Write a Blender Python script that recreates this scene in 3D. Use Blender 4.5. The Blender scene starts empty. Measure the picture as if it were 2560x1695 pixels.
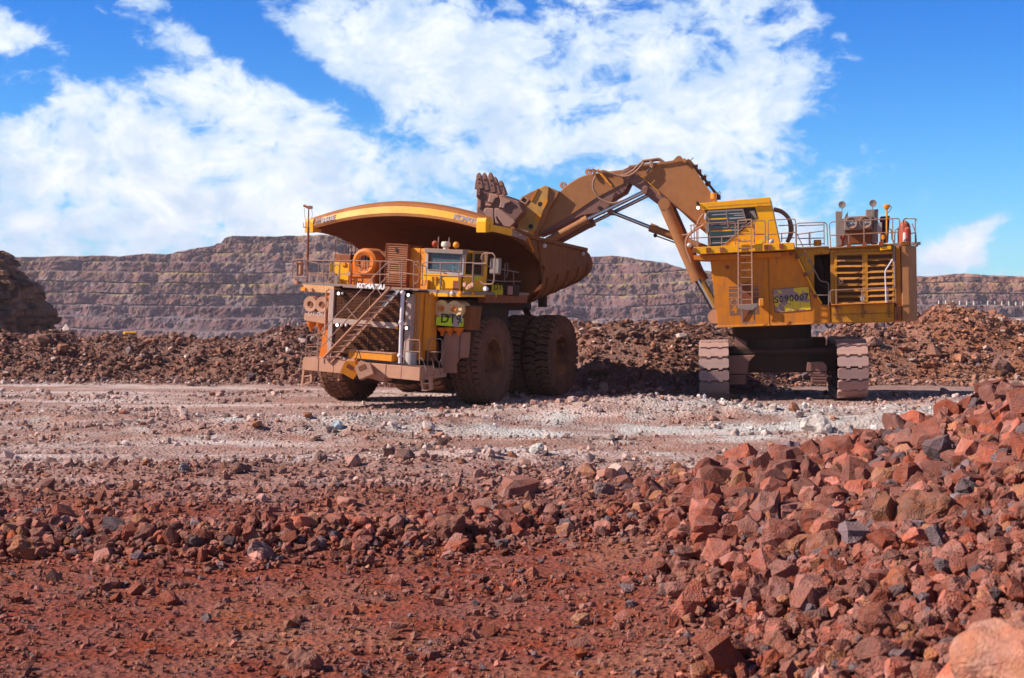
import bpy, bmesh, math, random
import numpy as np
from mathutils import Vector, Matrix, noise as mnoise

# ---------------------------------------------------------------- camera, sky, sun, exposure
SC = bpy.context.scene
COL = SC.collection
FPX = 3600.0                       # focal length in pixels of a 2560 wide frame
CAMH = 4.07
PITCH = math.atan(90.5 / FPX)
cam = bpy.data.cameras.new('camera')
cam.sensor_width = 36.0
cam.lens = 36.0 * FPX / 2560.0
cam.clip_start = 0.1
cam.clip_end = 20000
cam.dof.use_dof = True
cam.dof.focus_distance = 36.0
cam.dof.aperture_fstop = 2.4
co = bpy.data.objects.new('camera', cam)
co.location = (0, 0, CAMH)
co.rotation_euler = (math.pi / 2 - PITCH, 0, 0)
COL.objects.link(co)
SC.camera = co

SUN_EL, SUN_AZ = math.radians(37), math.radians(180 + 83)
SDIR = Vector((math.sin(SUN_AZ) * math.cos(SUN_EL), math.cos(SUN_AZ) * math.cos(SUN_EL), math.sin(SUN_EL)))
sun = bpy.data.lights.new('sun', 'SUN')
sun.energy = 5.0
sun.angle = math.radians(0.5)
sun.color = (1.0, 0.93, 0.84)
so = bpy.data.objects.new('sun', sun)
so.rotation_euler = SDIR.to_track_quat('Z', 'Y').to_euler()
COL.objects.link(so)

SC.view_settings.view_transform = 'Standard'
SC.view_settings.look = 'None'
SC.view_settings.gamma = 1.0
SC.view_settings.use_curve_mapping = False
SC.view_settings.exposure = 0.66
SC.render.engine = 'CYCLES'
SC.cycles.use_denoising = True
SC.cycles.max_bounces = 5
SC.cycles.diffuse_bounces = 3
SC.cycles.volume_bounces = 1
SC.cycles.volume_step_rate = 8


class NT:
    """small node-graph builder"""
    def __init__(s, tree):
        s.t = tree
        s.n = tree.nodes
        s.l = tree.links

    def put(s, sock, v):
        if isinstance(v, bpy.types.NodeSocket):
            s.l.new(v, sock)
        elif v is not None:
            sock.default_value = v

    def new(s, kind, **kw):
        nd = s.n.new(kind)
        for k, v in kw.items():
            setattr(nd, k, v)
        return nd

    def m(s, op, a, b=0.0, c=0.0, clamp=False):
        nd = s.new('ShaderNodeMath', operation=op, use_clamp=clamp)
        s.put(nd.inputs[0], a)
        s.put(nd.inputs[1], b)
        s.put(nd.inputs[2], c)
        return nd.outputs[0]

    def vm(s, op, a, b=None):
        nd = s.new('ShaderNodeVectorMath', operation=op)
        s.put(nd.inputs[0], a)
        if b is not None:
            s.put(nd.inputs[1], b)
        return nd.outputs[0]

    def noise(s, vec, scale, detail=4, rough=0.55, dist=0.0, typ='FBM'):
        nd = s.new('ShaderNodeTexNoise')
        nd.noise_type = typ
        s.put(nd.inputs['Vector'], vec)
        nd.inputs['Scale'].default_value = scale
        nd.inputs['Detail'].default_value = detail
        nd.inputs['Roughness'].default_value = rough
        nd.inputs['Distortion'].default_value = dist
        return nd.outputs[0]

    def vor(s, vec, scale, feat='F1', out='Distance'):
        nd = s.new('ShaderNodeTexVoronoi', feature=feat)
        s.put(nd.inputs['Vector'], vec)
        nd.inputs['Scale'].default_value = scale
        return nd.outputs[out]

    def ramp(s, f, lo, hi, a=0.0, b=1.0):
        nd = s.new('ShaderNodeMapRange', interpolation_type='SMOOTHSTEP')
        s.put(nd.inputs[0], f)
        for i, v in enumerate((lo, hi, a, b)):
            s.put(nd.inputs[i + 1], v)
        return nd.outputs[0]

    def mix(s, f, a, b, typ='MIX'):
        nd = s.new('ShaderNodeMix', data_type='RGBA', blend_type=typ, clamp_factor=True)
        s.put(nd.inputs[0], f)
        for i, v in ((6, a), (7, b)):
            if isinstance(v, tuple) and len(v) == 3:
                v = (*v, 1.0)
            s.put(nd.inputs[i], v)
        return nd.outputs[2]

    def scalec(s, c, k):
        nd = s.new('ShaderNodeVectorMath', operation='SCALE')
        s.put(nd.inputs[0], c)
        s.put(nd.inputs['Scale'], k)
        return nd.outputs[0]


def sep(N, v):
    nd = N.new('ShaderNodeSeparateXYZ')
    N.put(nd.inputs[0], v)
    return nd.outputs


# world: Nishita sky with a high, broken cloud layer
world = bpy.data.worlds.new('World')
SC.world = world
world.use_nodes = True
W = NT(world.node_tree)
for nd in list(W.n):
    W.n.remove(nd)
sky = W.new('ShaderNodeTexSky', sky_type='NISHITA')
sky.sun_disc = False
sky.sun_elevation = SUN_EL
sky.sun_rotation = SUN_AZ
sky.altitude = 800
sky.air_density = 1.0
sky.dust_density = 0.2
sky.ozone_density = 4.0
tc = W.new('ShaderNodeTexCoord').outputs['Generated']
X, Y, Z = sep(W, tc)
az = W.m('DEGREES', W.m('ARCTAN2', X, Y)) if False else W.m('MULTIPLY', W.m('ARCTAN2', X, Y), 57.2958)
el = W.m('MULTIPLY', W.m('ARCSINE', Z), 57.2958)


def blob(px, py, rx, ry, rot=0.0):
    """soft ellipse on the sky at a fixed compass bearing and height; sizes in the same units"""
    a0, e0, k = (px - 1280) * 0.0159, (757 - py) * 0.0159, 0.0159
    c, s_ = math.cos(math.radians(rot)), math.sin(math.radians(rot))
    da, de = W.m('SUBTRACT', az, a0), W.m('SUBTRACT', el, e0)
    u = W.m('ADD', W.m('MULTIPLY', da, c / (rx * k)), W.m('MULTIPLY', de, s_ / (rx * k)))
    v = W.m('ADD', W.m('MULTIPLY', da, -s_ / (ry * k)), W.m('MULTIPLY', de, c / (ry * k)))
    r2 = W.m('ADD', W.m('MULTIPLY', u, u), W.m('MULTIPLY', v, v))
    return W.m('EXPONENT', W.m('MULTIPLY', r2, -1.0))


cov = None
for (px, py, rx, ry, rot, w) in SKYBLOBS if 'SKYBLOBS' in globals() else [
    (2620, 150, 480, 420, 0, -.95), (2760, 480, 420, 260, 0, -.75), (150, 30, 330, 130, 0, -.62), (60, 250, 240, 90, 20, -.5),
    (330, 170, 120, 60, -30, -.35), (700, 170, 330, 55, -35, -.72), (480, 330, 90, 30, -20, -.3), (200, 520, 120, 26, 5, -.22), (1000, 330, 120, 30, -30, -.25), (1420, 330, 320, 110, 0, .34), (1380, 120, 160, 90, 30, .12), (1480, 400, 110, 30, 0, -.25), (560, 70, 120, 70, 0, -.4), (900, 270, 120, 50, -40, -.3), (1420, 130, 90, 120, 20, -.12), (1250, 40, 150, 60, 0, -.3),
    (1500, 270, 200, 80, 10, -.30), (1180, 20, 120, 50, 0, -.25), (590, 455, 70, 30, 0, -.34), (2080, 120, 160, 160, 0, -.2), (1330, 480, 150, 70, 0, -.2), (2050, 430, 160, 120, 0, -.25),
    (90, 125, 130, 50, -10, .75), (420, 60, 150, 60, -30, .35), (600, 400, 700, 200, 0, .42), (330, 330, 330, 130, 0, .2), (1020, 150, 240, 130, 0, .30), (1700, 130, 260, 170, 0, .28), (1850, 300, 240, 110, 20, .28),
    (2440, 560, 190, 34, 38, .62), (2330, 650, 110, 50, 0, .55), (1500, 600, 900, 60, 0, .25)]:
    b = W.m('MULTIPLY', blob(px, py, rx, ry, rot), w)
    cov = b if cov is None else W.m('ADD', cov, b)
sv_ = W.vm('MULTIPLY', tc, (1.0, 1.0, 1.5))
wrp = W.new('ShaderNodeTexNoise')
W.put(wrp.inputs['Vector'], sv_)
wrp.inputs['Scale'].default_value = 14
wrp.inputs['Detail'].default_value = 5
sv2 = W.vm('ADD', sv_, W.vm('MULTIPLY', W.vm('SUBTRACT', wrp.outputs['Color'], (.5, .5, .5)), (.05, .05, .05)))
n1 = W.noise(sv2, 7.5, 9, 0.60)
n2 = W.noise(sv2, 42, 6, 0.62)
n3 = W.vor(W.vm('ADD', sv2, (3, 1, 2)), 30)
n4 = W.noise(sv2, 95, 5, .6)
dens = W.m('ADD', W.m('ADD', W.m('MULTIPLY', n1, 1.35), W.m('MULTIPLY', n2, 1.5)), W.m('ADD', cov, W.m('MULTIPLY', W.m('SUBTRACT', n4, .5), .35)))
dens = W.m('ADD', dens, W.m('ADD', W.m('MULTIPLY', n3, -.40), -.10))
dens = W.m('ADD', dens, W.ramp(el, 13, 38, .12, -.55))
alpha = W.ramp(dens, 0.92, 1.36)
thick = W.ramp(dens, 0.95, 1.80)
bluec = W.mix(W.ramp(el, -2, 14), (0.62, 1.55, 1.95), (0.05, 0.86, 1.90))
bluec = W.mix(W.ramp(el, 12, 50), bluec, (0.02, 0.20, 0.62))
skyc = W.mix(1.0, sky.outputs[0], bluec, 'MULTIPLY')
shade = W.noise(sv2, 24, 6, 0.62)
cloudc = W.mix(W.ramp(shade, .3, .7), (7.4, 9.3, 11.6), (12.6, 13.1, 13.5))
cloudc = W.mix(thick, W.mix(.35, cloudc, (5.6, 9.4, 13.0)), cloudc)
skyc = W.mix(W.m('MULTIPLY', alpha, W.ramp(thick, 0, 1, .72, 1.0)), skyc, cloudc)
bg = W.new('ShaderNodeBackground')
W.l.new(skyc, bg.inputs[0])
bg.inputs[1].default_value = 0.054
wo = W.new('ShaderNodeOutputWorld')
W.l.new(bg.outputs[0], wo.inputs[0])

# ---------------------------------------------------------------- helpers


def tag(o, label=None, cat=None, group=None, kind=None):
    for k, v in (('label', label), ('category', cat), ('group', group), ('kind', kind)):
        if v:
            o[k] = v
    return o


def np_mesh(name, verts, faces, mat, col=None, smooth=False, uv=None):
    """verts (n,3), faces (m,k) arrays -> object with an optional point colour attribute"""
    me = bpy.data.meshes.new(name)
    n, m, k = len(verts), len(faces), faces.shape[1]
    me.vertices.add(n)
    me.vertices.foreach_set('co', np.ascontiguousarray(verts, dtype=np.float32).ravel())
    me.loops.add(m * k)
    me.loops.foreach_set('vertex_index', np.ascontiguousarray(faces, dtype=np.int32).ravel())
    me.polygons.add(m)
    me.polygons.foreach_set('loop_start', np.arange(0, m * k, k, dtype=np.int32))
    me.polygons.foreach_set('use_smooth', np.full(m, smooth, dtype=bool))
    if col is not None:
        a = me.attributes.new('Col', 'FLOAT_COLOR', 'POINT')
        c4 = np.ones((n, 4), dtype=np.float32)
        c4[:, :3] = col
        a.data.foreach_set('color', c4.ravel())
    me.update(calc_edges=True)
    me.materials.append(mat)
    o = bpy.data.objects.new(name, me)
    COL.objects.link(o)
    return o


def _hash(ix, iy, seed):
    h = (ix.astype(np.int64) * 374761393 + iy.astype(np.int64) * 668265263 + seed * 1274126177) & 0xffffffff
    h = ((h ^ (h >> 13)) * 1274126177) & 0xffffffff
    return ((h ^ (h >> 16)) & 0xffff) / 65535.0


def vnoise(x, y, seed=0):
    x = np.asarray(x, float)
    y = np.asarray(y, float)
    ix, iy = np.floor(x), np.floor(y)
    fx, fy = x - ix, y - iy
    fx, fy = fx * fx * (3 - 2 * fx), fy * fy * (3 - 2 * fy)
    a, b = _hash(ix, iy, seed), _hash(ix + 1, iy, seed)
    c, d = _hash(ix, iy + 1, seed), _hash(ix + 1, iy + 1, seed)
    return (a + (b - a) * fx) * (1 - fy) + (c + (d - c) * fx) * fy


def fbm(x, y, octv=4, seed=0, gain=.5):
    s, a, t = 0.0, 1.0, 0.0
    for i in range(octv):
        s = s + a * vnoise(x * 2.03 ** i + 13.7 * i, y * 2.03 ** i - 7.1 * i, seed + i)
        t += a
        a *= gain
    return s / t


def sstep(x, a, b):
    t = np.clip((x - a) / (b - a), 0, 1)
    return t * t * (3 - 2 * t)


# ---------------------------------------------------------------- materials
MATS = {}


def base_mat(name):
    m = bpy.data.materials.new(name)
    m.use_nodes = True
    N = NT(m.node_tree)
    b = m.node_tree.nodes['Principled BSDF']
    MATS[name] = m
    return m, N, b


def earth(name, bump=0.5, bscale=9.0, dscale=3.0, obj_random=False, var=0.35, dusty=False):
    m, N, b = base_mat(name)
    g = N.new('ShaderNodeNewGeometry').outputs['Position']
    if obj_random:
        tcn = N.new('ShaderNodeTexCoord').outputs['Object']
        inf = N.new('ShaderNodeObjectInfo')
        off = N.new('ShaderNodeCombineXYZ')
        N.put(off.inputs[0], N.m('MULTIPLY', inf.outputs['Random'], 60))
        g = N.vm('ADD', tcn, off.outputs[0])
        base = inf.outputs['Color']
    else:
        at = N.new('ShaderNodeAttribute', attribute_name='Col')
        base = at.outputs['Color']
    n = N.noise(g, dscale, 6, .65)
    n_b = N.noise(g, dscale * 6, 4, .6)
    k = N.m('ADD', N.m('MULTIPLY', n, var * 2), N.m('MULTIPLY', n_b, var * 1.1))
    k = N.m('ADD', k, 1 - var * 1.55)
    c = N.scalec(base, k)
    if dusty:
        nz = sep(N, N.new('ShaderNodeNewGeometry').outputs['Normal'])[2]
        df = N.m('MULTIPLY', N.m('MULTIPLY', N.ramp(nz, .25, .95), N.ramp(N.noise(g, dscale * 1.3, 4, .6), .35, .65)), .55)
        c = N.mix(df, c, N.mix(.5, c, (.26, .088, .052)))
    hs = N.new('ShaderNodeHueSaturation')
    N.put(hs.inputs['Color'], c)
    N.put(hs.inputs['Hue'], N.m('ADD', .485, N.m('MULTIPLY', N.noise(g, dscale * 1.7, 3), .03)))
    N.put(hs.inputs['Saturation'], N.m('ADD', .7, N.m('MULTIPLY', N.noise(g, dscale * .8, 3), .6)))
    N.put(b.inputs['Base Color'], hs.outputs[0])
    b.inputs['Roughness'].default_value = 0.88
    b.inputs['Specular IOR Level'].default_value = 0.25
    h = N.m('ADD', N.noise(g, bscale, 8, .68), N.m('MULTIPLY', N.vor(g, bscale * 2.3), .5))
    bp = N.new('ShaderNodeBump')
    bp.inputs['Strength'].default_value = bump
    bp.inputs['Distance'].default_value = 0.6 / bscale
    N.put(bp.inputs['Height'], h)
    N.put(b.inputs['Normal'], bp.outputs[0])
    return m


M_GROUND = earth('ground_soil', 1.0, 5.0, 1.3, var=.45)
M_RUBBLE = earth('rubble_rock', .95, 20.0, 6.0, var=.5, dusty=True)
M_BOULDER = earth('boulder_rock', .6, 9.0, 3.4, obj_random=True, var=.6, dusty=True)
M_WALL = earth('pit_wall_rock', .8, .45, .05, var=.50)
M_CLIFF = earth('cliff_rock', .7, 1.2, .4, var=.5)
# ---------------------------------------------------------------- the ground
def crest(x):
    """rubble bank: (front base y, crest y, crest height) along x"""
    xs = [-80, -28, -21, -14, -9, 2, 4, 11, 14, 19, 22, 26, 34, 60]
    yb = np.interp(x, xs, [74, 73, 73, 73, 72, 70, 65.5, 66, 71, 73, 72, 72, 72, 72])
    yc = np.interp(x, xs, [80, 79, 79, 79, 79, 77, 73, 73, 77, 80, 80, 81, 82, 82])
    h = np.interp(x, xs, [2.5, 2.35, 1.80, 2.25, 2.5, 2.7, 2.95, 2.6, 2.3, 2.5, 3.2, 3.5, 3.2, 3.0])
    return yb, yc, h


HEAPS = [(-1.2, 55, 2.2, .0), (3.5, 52.0, 3.2, .30), (9.5, 51.5, 3.0, .13), (5.5, 51, 2.0, .14), (17.5, 52, 3.5, .22), (20.5, 56, 3.0, .4), (13.0, 47.5, 2.0, .32),
         (-6.5, 45, 2.2, .26), (-3, 47, 2.6, .2), (-14, 50, 3, .15), (0.6, 37.5, 2.2, .14), (-7.5, 34.5, 2.4, .16), (-11, 45, 3, .12), (9, 43, 2.5, .12), (-2.0, 35.5, 2.0, .12)]


def pile(x, y):
    r = x / np.maximum(y, 6.0)
    z = np.clip(.03 + 2.6 * r + 8.3 * np.maximum(r, 0) ** 2, 0, 2.7)
    yc = 28.5 + 1.6 * (fbm(x * .25, y * .05, 3, 91) - .5) * 2
    g = np.interp(y, [0, 8, 16, 27.5, 60], [.55, .60, .76, 1.0, 1.0]) * (1 - sstep(y, yc, yc + 4.2))
    return z * g * sstep(x, -3.0, 3.5)


def HT(x, y):
    x = np.asarray(x, float)
    y = np.asarray(y, float)
    z = (fbm(x * .28, y * .28, 4, 3) - .5) * .22 + (fbm(x * 1.6, y * 1.6, 3, 8) - .5) * .07
    flat = sstep(y, 55.5, 57.5) * (1 - sstep(y, 66, 69))
    z = z + (fbm(x * .09, y * 1.3, 3, 77) - .5) * .16 * sstep(y, 34, 40) * (1 - sstep(y, 55, 60))
    z = z * (1 - .8 * flat)
    for hx, hy, r, h in HEAPS:
        if h > 0:
            d2 = ((x - hx) / (r * 1.5)) ** 2 + ((y - hy) / (r * .8)) ** 2
            z = z + 1.5 * h * np.exp(-d2) * (.5 + fbm(x * 1.3, y * 1.3, 3, 21))
    yb, yc, h = crest(x)
    wob = (fbm(x * .22, 0 * x, 4, 33) - .5)
    yb = yb + wob * 4
    hh = h * (1 + .32 * (fbm(x * .33, y * .05, 4, 44) - .5) * 2)
    up = sstep(y, yb, yc) ** .85
    dn = 1 - sstep(y, yc + .6, yc + 9)
    bank = hh * np.minimum(up, 1) * dn
    z = z + bank * (1 + .22 * (fbm(x * .9, y * .9, 4, 51) - .5))
    p = pile(x, y)
    z = z + p + (fbm(x * .9, y * .9, 4, 61) - .5) * .35 * np.clip(p, 0, 1)
    # windrow of lumps across the near left
    yl = 23.6 + .14 * (x + 8) + (fbm(x * .4, 0 * x, 2, 71) - .5) * 1.6
    z = z + .38 * np.exp(-((y - yl) / .9) ** 2) * sstep(-x, -3.5, 0) 
    # pit
    z = z - 32 * sstep(y, 150, 230)
    return z


RED = np.array((.235, .056, .030))
ORG = np.array((.31, .125, .070))
PINK = np.array((.37, .215, .175))
PALE = np.array((.64, .49, .44))
GREY = np.array((.56, .52, .48))
BRN = np.array((.215, .100, .070))


def mixc(a, b, t):
    return a + (b - a) * t[..., None]


def albedo(x, y):
    x = np.asarray(x, float)
    y = np.asarray(y, float)
    n = fbm(x * .35, y * .35, 4, 101)
    n2 = fbm(x * .12, y * .9, 4, 102)
    n3 = fbm(x * .7, y * 1.2, 4, 103)
    c = np.ones(x.shape + (3,)) * RED
    c = mixc(c, ORG, sstep(n, .5, .8) * .55)
    yb = 30.5 - .04 * x + (n - .5) * 7 + (n3 - .5) * 4
    lane = sstep(y, yb - 3.5, yb + 6.5)
    lc = np.ones(x.shape + (3,)) * PINK
    lc = mixc(lc, PALE, sstep(n2, .46, .70) * .85)
    lc = mixc(lc, GREY, sstep(n3 + .35 * np.exp(-((y - 46) / 6) ** 2) + .012 * x, .72, .92) * .85)
    lc = mixc(lc, ORG * 1.1, sstep(.62 - n, .05, .3) * .35)
    lc = mixc(lc, np.array((.30, .165, .13)), sstep(y, 53, 58) * sstep(x + (n - .5) * 6, 2, 7) * .8)
    lc = mixc(lc, np.array((.27, .15, .115)), sstep(fbm(x * .5, y * .9, 4, 107), .56, .72) * .6)
    c = mixc(c, lc, lane)
    byb, byc, bh = crest(x)
    bank = sstep(y, byb - 2.5, byb + .8)
    bc = np.ones(x.shape + (3,)) * BRN
    bc = mixc(bc, ORG, sstep(x, 14, 24) * .8)
    bc = mixc(bc, PINK * .8, sstep(n3, .5, .8) * .35)
    c = mixc(c, bc, bank)
    p = pile(x, y)
    c = mixc(c, RED * 1.05 + .004, sstep(p, .15, .5))
    c = mixc(c, np.array((.20, .15, .15)), sstep(y, 120, 170))
    return c


ys = np.concatenate([np.linspace(-70, 3.5, 14), 4 * 1.0085 ** np.arange(0, 445), np.geomspace(180, 1500, 24)])
tt = np.linspace(-1, 1, 380)
wx = np.sign(tt) * (np.abs(tt) * .62 + .9 * np.clip(np.abs(tt) - .85, 0, 1) * 10)
GX = wx[None, :] * (np.maximum(ys, 4)[:, None] * .85 + 7)
GY = np.repeat(ys[:, None], len(tt), 1)
GZ = HT(GX, GY)
ci = np.arange(len(ys) * len(tt)).reshape(len(ys), len(tt))
fc = np.stack([ci[:-1, :-1], ci[:-1, 1:], ci[1:, 1:], ci[1:, :-1]], -1).reshape(-1, 4)
gcol = albedo(GX, GY).reshape(-1, 3)
tag(np_mesh('ground', np.stack([GX, GY, GZ], -1).reshape(-1, 3), fc, M_GROUND, gcol, True), 'red soil and pale crushed rock floor of the open pit', kind='structure')

# ---------------------------------------------------------------- the terraced pit wall, ~1 km away
def far_wall(name, x0, x1, ydist, topx, topz, nb, zbase, bh, seed, nx, slope_ed=0.0):
    xs = np.linspace(x0, x1, nx)
    # profile: (depth offset, height)
    prof = []
    d = 0.0
    for b in range(nb):
        for k in range(8):
            t = k / 7
            prof.append((d + 6.0 * t, zbase + bh * (b + t), 1.0, t))
        d += 6.0
        for k in range(1, 4):
            prof.append((d + 16.0 * k / 4, zbase + bh * (b + 1), 0.0, k / 4))
        d += 16.0
    prof = np.array(prof)
    XX = np.repeat(xs[None, :], len(prof), 0)
    P = prof[:, 0][:, None] + 0 * XX
    Zb = prof[:, 1][:, None] + 0 * XX
    bi = np.round((Zb - zbase) / bh * 2) / 2
    lvl = np.floor((prof[:, 1] - zbase) / bh - 1e-6)[:, None] + 0 * XX
    big = (fbm(XX * .006, lvl * .35, 4, seed) - .5) * 60
    med = (fbm(XX * .03, lvl * 3.1, 4, seed + 5) - .5) * 34
    crag = np.abs(fbm(XX * .16, Zb * .20 + lvl * 9, 4, seed + 9, .6) - .5) * 11
    fine = (fbm(XX * .33, Zb * .42, 3, seed + 12) - .5) * 3.4
    f = prof[:, 2][:, None]
    ysz = ydist + P + big + med - (crag + fine) * (.35 + .65 * f)
    # scree ramps against some faces
    t_in = prof[:, 3][:, None]
    scree = sstep(fbm(XX * .02, lvl * 2.2, 3, seed + 20), .56, .70) * f * (1 - t_in)
    ysz = ysz - scree * 7
    zz = Zb + (fbm(XX * .012, lvl * .0 + 2, 3, seed + 30) - .5) * 7 + (fbm(XX * .25, P * .2, 3, seed + 31) - .5) * 1.4
    zz = zz + slope_ed * (XX - x0)
    top = np.interp(XX / (ydist / 3600) + 1280, topx, topz)
    topz_ = CAMH + (757 - top) / 3600 * (ydist + .5 * P)
    topz_ = topz_ + (fbm(XX * .05, 0 * XX, 4, seed + 40) - .5) * 3
    over = np.clip(zz - topz_, 0, None)
    zz = np.minimum(zz, topz_ + over * .02)
    idx = np.arange(XX.size).reshape(XX.shape)
    faces = np.stack([idx[:-1, :-1], idx[:-1, 1:], idx[1:, 1:], idx[1:, :-1]], -1).reshape(-1, 4)
    n1 = fbm(XX * .012, Zb * .05, 4, seed + 50)
    n2 = fbm(XX * .06, Zb * .12 + lvl, 4, seed + 51)
    n4 = fbm(XX * .3, Zb * .3, 3, seed + 52)
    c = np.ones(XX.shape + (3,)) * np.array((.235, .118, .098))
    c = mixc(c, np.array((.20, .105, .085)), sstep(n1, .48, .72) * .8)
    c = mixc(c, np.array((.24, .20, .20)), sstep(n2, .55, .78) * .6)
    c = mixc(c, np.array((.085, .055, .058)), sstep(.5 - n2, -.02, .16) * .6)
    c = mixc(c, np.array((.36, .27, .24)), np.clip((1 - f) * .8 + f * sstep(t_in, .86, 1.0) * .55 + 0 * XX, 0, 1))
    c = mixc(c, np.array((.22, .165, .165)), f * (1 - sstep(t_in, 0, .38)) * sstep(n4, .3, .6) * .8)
    c = c * (1 - .35 * f * sstep(t_in, .45, .9))[..., None] if False else c
    hfrac = np.clip((Zb - zbase) / (nb * bh), 0, 1)
    grass = sstep(n4 + .55 * fbm(XX * .02, lvl * 2, 3, seed + 60), .70, .86) * sstep(hfrac, .36, .50) * np.clip((1 - f) + sstep(t_in, .75, 1) * .7 + .12, 0, 1)
    c = mixc(c, np.array((.50, .36, .10)), grass)
    c = mixc(c, np.array((.26, .15, .09)), sstep(over, .1, 3) * .6)
    c = mixc(c, np.array((.40, .19, .10)), sstep(XX, 225, 330) * sstep(hfrac, .45, .6) * sstep(n2, .25, .6) * .85)
    c = c * np.array((.74, .70, .73))
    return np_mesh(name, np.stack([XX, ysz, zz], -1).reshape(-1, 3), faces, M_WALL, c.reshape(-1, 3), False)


tx = [-1200, -300, 20, 118, 169, 189, 243, 270, 385, 399, 419, 541, 811, 1000, 1300, 1480, 1629, 1659, 1729, 1778, 2000, 2294, 2600, 3400]
tz = [640, 632, 631, 633, 626, 622, 624, 614, 604, 582, 577, 571, 569, 575, 610, 629, 634, 640, 647, 665, 690, 692, 690, 700]
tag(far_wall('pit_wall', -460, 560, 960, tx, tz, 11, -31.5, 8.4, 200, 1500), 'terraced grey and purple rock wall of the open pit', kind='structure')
tag(far_wall('far_hills', 250, 1500, 1500, [1000, 1900, 2294, 2376, 2426, 2480, 2560, 3000, 4000], [700, 700, 692, 690, 686, 680, 675, 668, 672], 5, -5, 8, 300, 500), 'orange benched hills on the horizon at far right', kind='structure')
bpy.data.objects['far_hills'].data.materials[0] = M_WALL
fh = bpy.data.objects['far_hills'].data.attributes['Col']
ar = np.empty(len(fh.data) * 4, dtype=np.float32)
fh.data.foreach_get('color', ar)
ar = ar.reshape(-1, 4)
ar[:, :3] = ar[:, :3] * .5 + np.array((.20, .085, .045)) * .75
fh.data.foreach_set('color', ar.ravel())

# ---------------------------------------------------------------- near rock face at the left edge
def left_cliff():
    px = [(630, 8), (640, 22), (660, 35), (688, 50), (700, 63), (704, 84), (716, 96), (735, 97), (752, 104), (768, 121), (785, 127), (800, 126), (812, 118), (830, 124), (850, 130), (900, 138)]
    D = 160.0
    hz = [CAMH + (757 - p[0]) / FPX * D for p in px][::-1]
    hx = [(p[1] - 1280) / FPX * D for p in px][::-1]
    zs = np.linspace(-6, CAMH + (757 - 628) / FPX * D, 70)
    ang = np.linspace(-math.pi * .75, math.pi * .55, 260)
    A, ZZ = np.meshgrid(ang, zs)
    cx, cy = -70.0, 158.0
    rx = np.interp(ZZ, hz, hx) - cx
    strat = np.floor(ZZ * 1.3 + fbm(A * 2, ZZ * .2, 2, 401) * 1.5)
    blk = (np.round(vnoise(A * 18, strat * 3.7, 402) * 4) / 4 - .5) * 2.2 + (np.round(vnoise(A * 6, strat * .7, 403) * 5) / 5 - .5) * 2.6 + (fbm(A * 40, ZZ * 2.5, 3, 404) - .5) * .7
    blk = blk * (1 - np.exp(-np.abs(A) * 4) * .6)
    r = rx + blk
    ry = 11.0 + blk + (rx - 18) * .5
    XX = cx + r * np.cos(A)
    YY = cy + ry * np.sin(A)
    idx = np.arange(XX.size).reshape(XX.shape)
    faces = np.stack([idx[:-1, :-1], idx[:-1, 1:], idx[1:, 1:], idx[1:, :-1]], -1).reshape(-1, 4)
    n = fbm(A * 9, ZZ * .8, 4, 405)
    c = np.ones(XX.shape + (3,)) * np.array((.25, .115, .072))
    c = mixc(c, np.array((.30, .15, .10)), sstep(n, .5, .7) * .8)
    c = mixc(c, np.array((.05, .034, .030)), sstep(.5 - n, .0, .15) * .7)
    V = np.stack([XX, YY, ZZ], -1).reshape(-1, 3)
    # cap
    top = np.array([[cx - 5, cy, zs[-1] + .3]])
    V = np.vstack([V, top])
    o = np_mesh('rock_face', V, faces, M_CLIFF, np.vstack([c.reshape(-1, 3), [[.1, .06, .04]]]), False)
    bm = bmesh.new()
    bm.from_mesh(o.data)
    bm.verts.ensure_lookup_table()
    tv = bm.verts[len(V) - 1]
    base = (len(zs) - 1) * len(ang)
    for i in range(len(ang) - 1):
        bm.faces.new((bm.verts[base + i], bm.verts[base + i + 1], tv))
    bm.to_mesh(o.data)
    bm.free()
    tag(o, 'dark layered rock face standing at the left edge', kind='structure')


left_cliff()

# ---------------------------------------------------------------- rocks
rng = np.random.default_rng(7)


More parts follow.
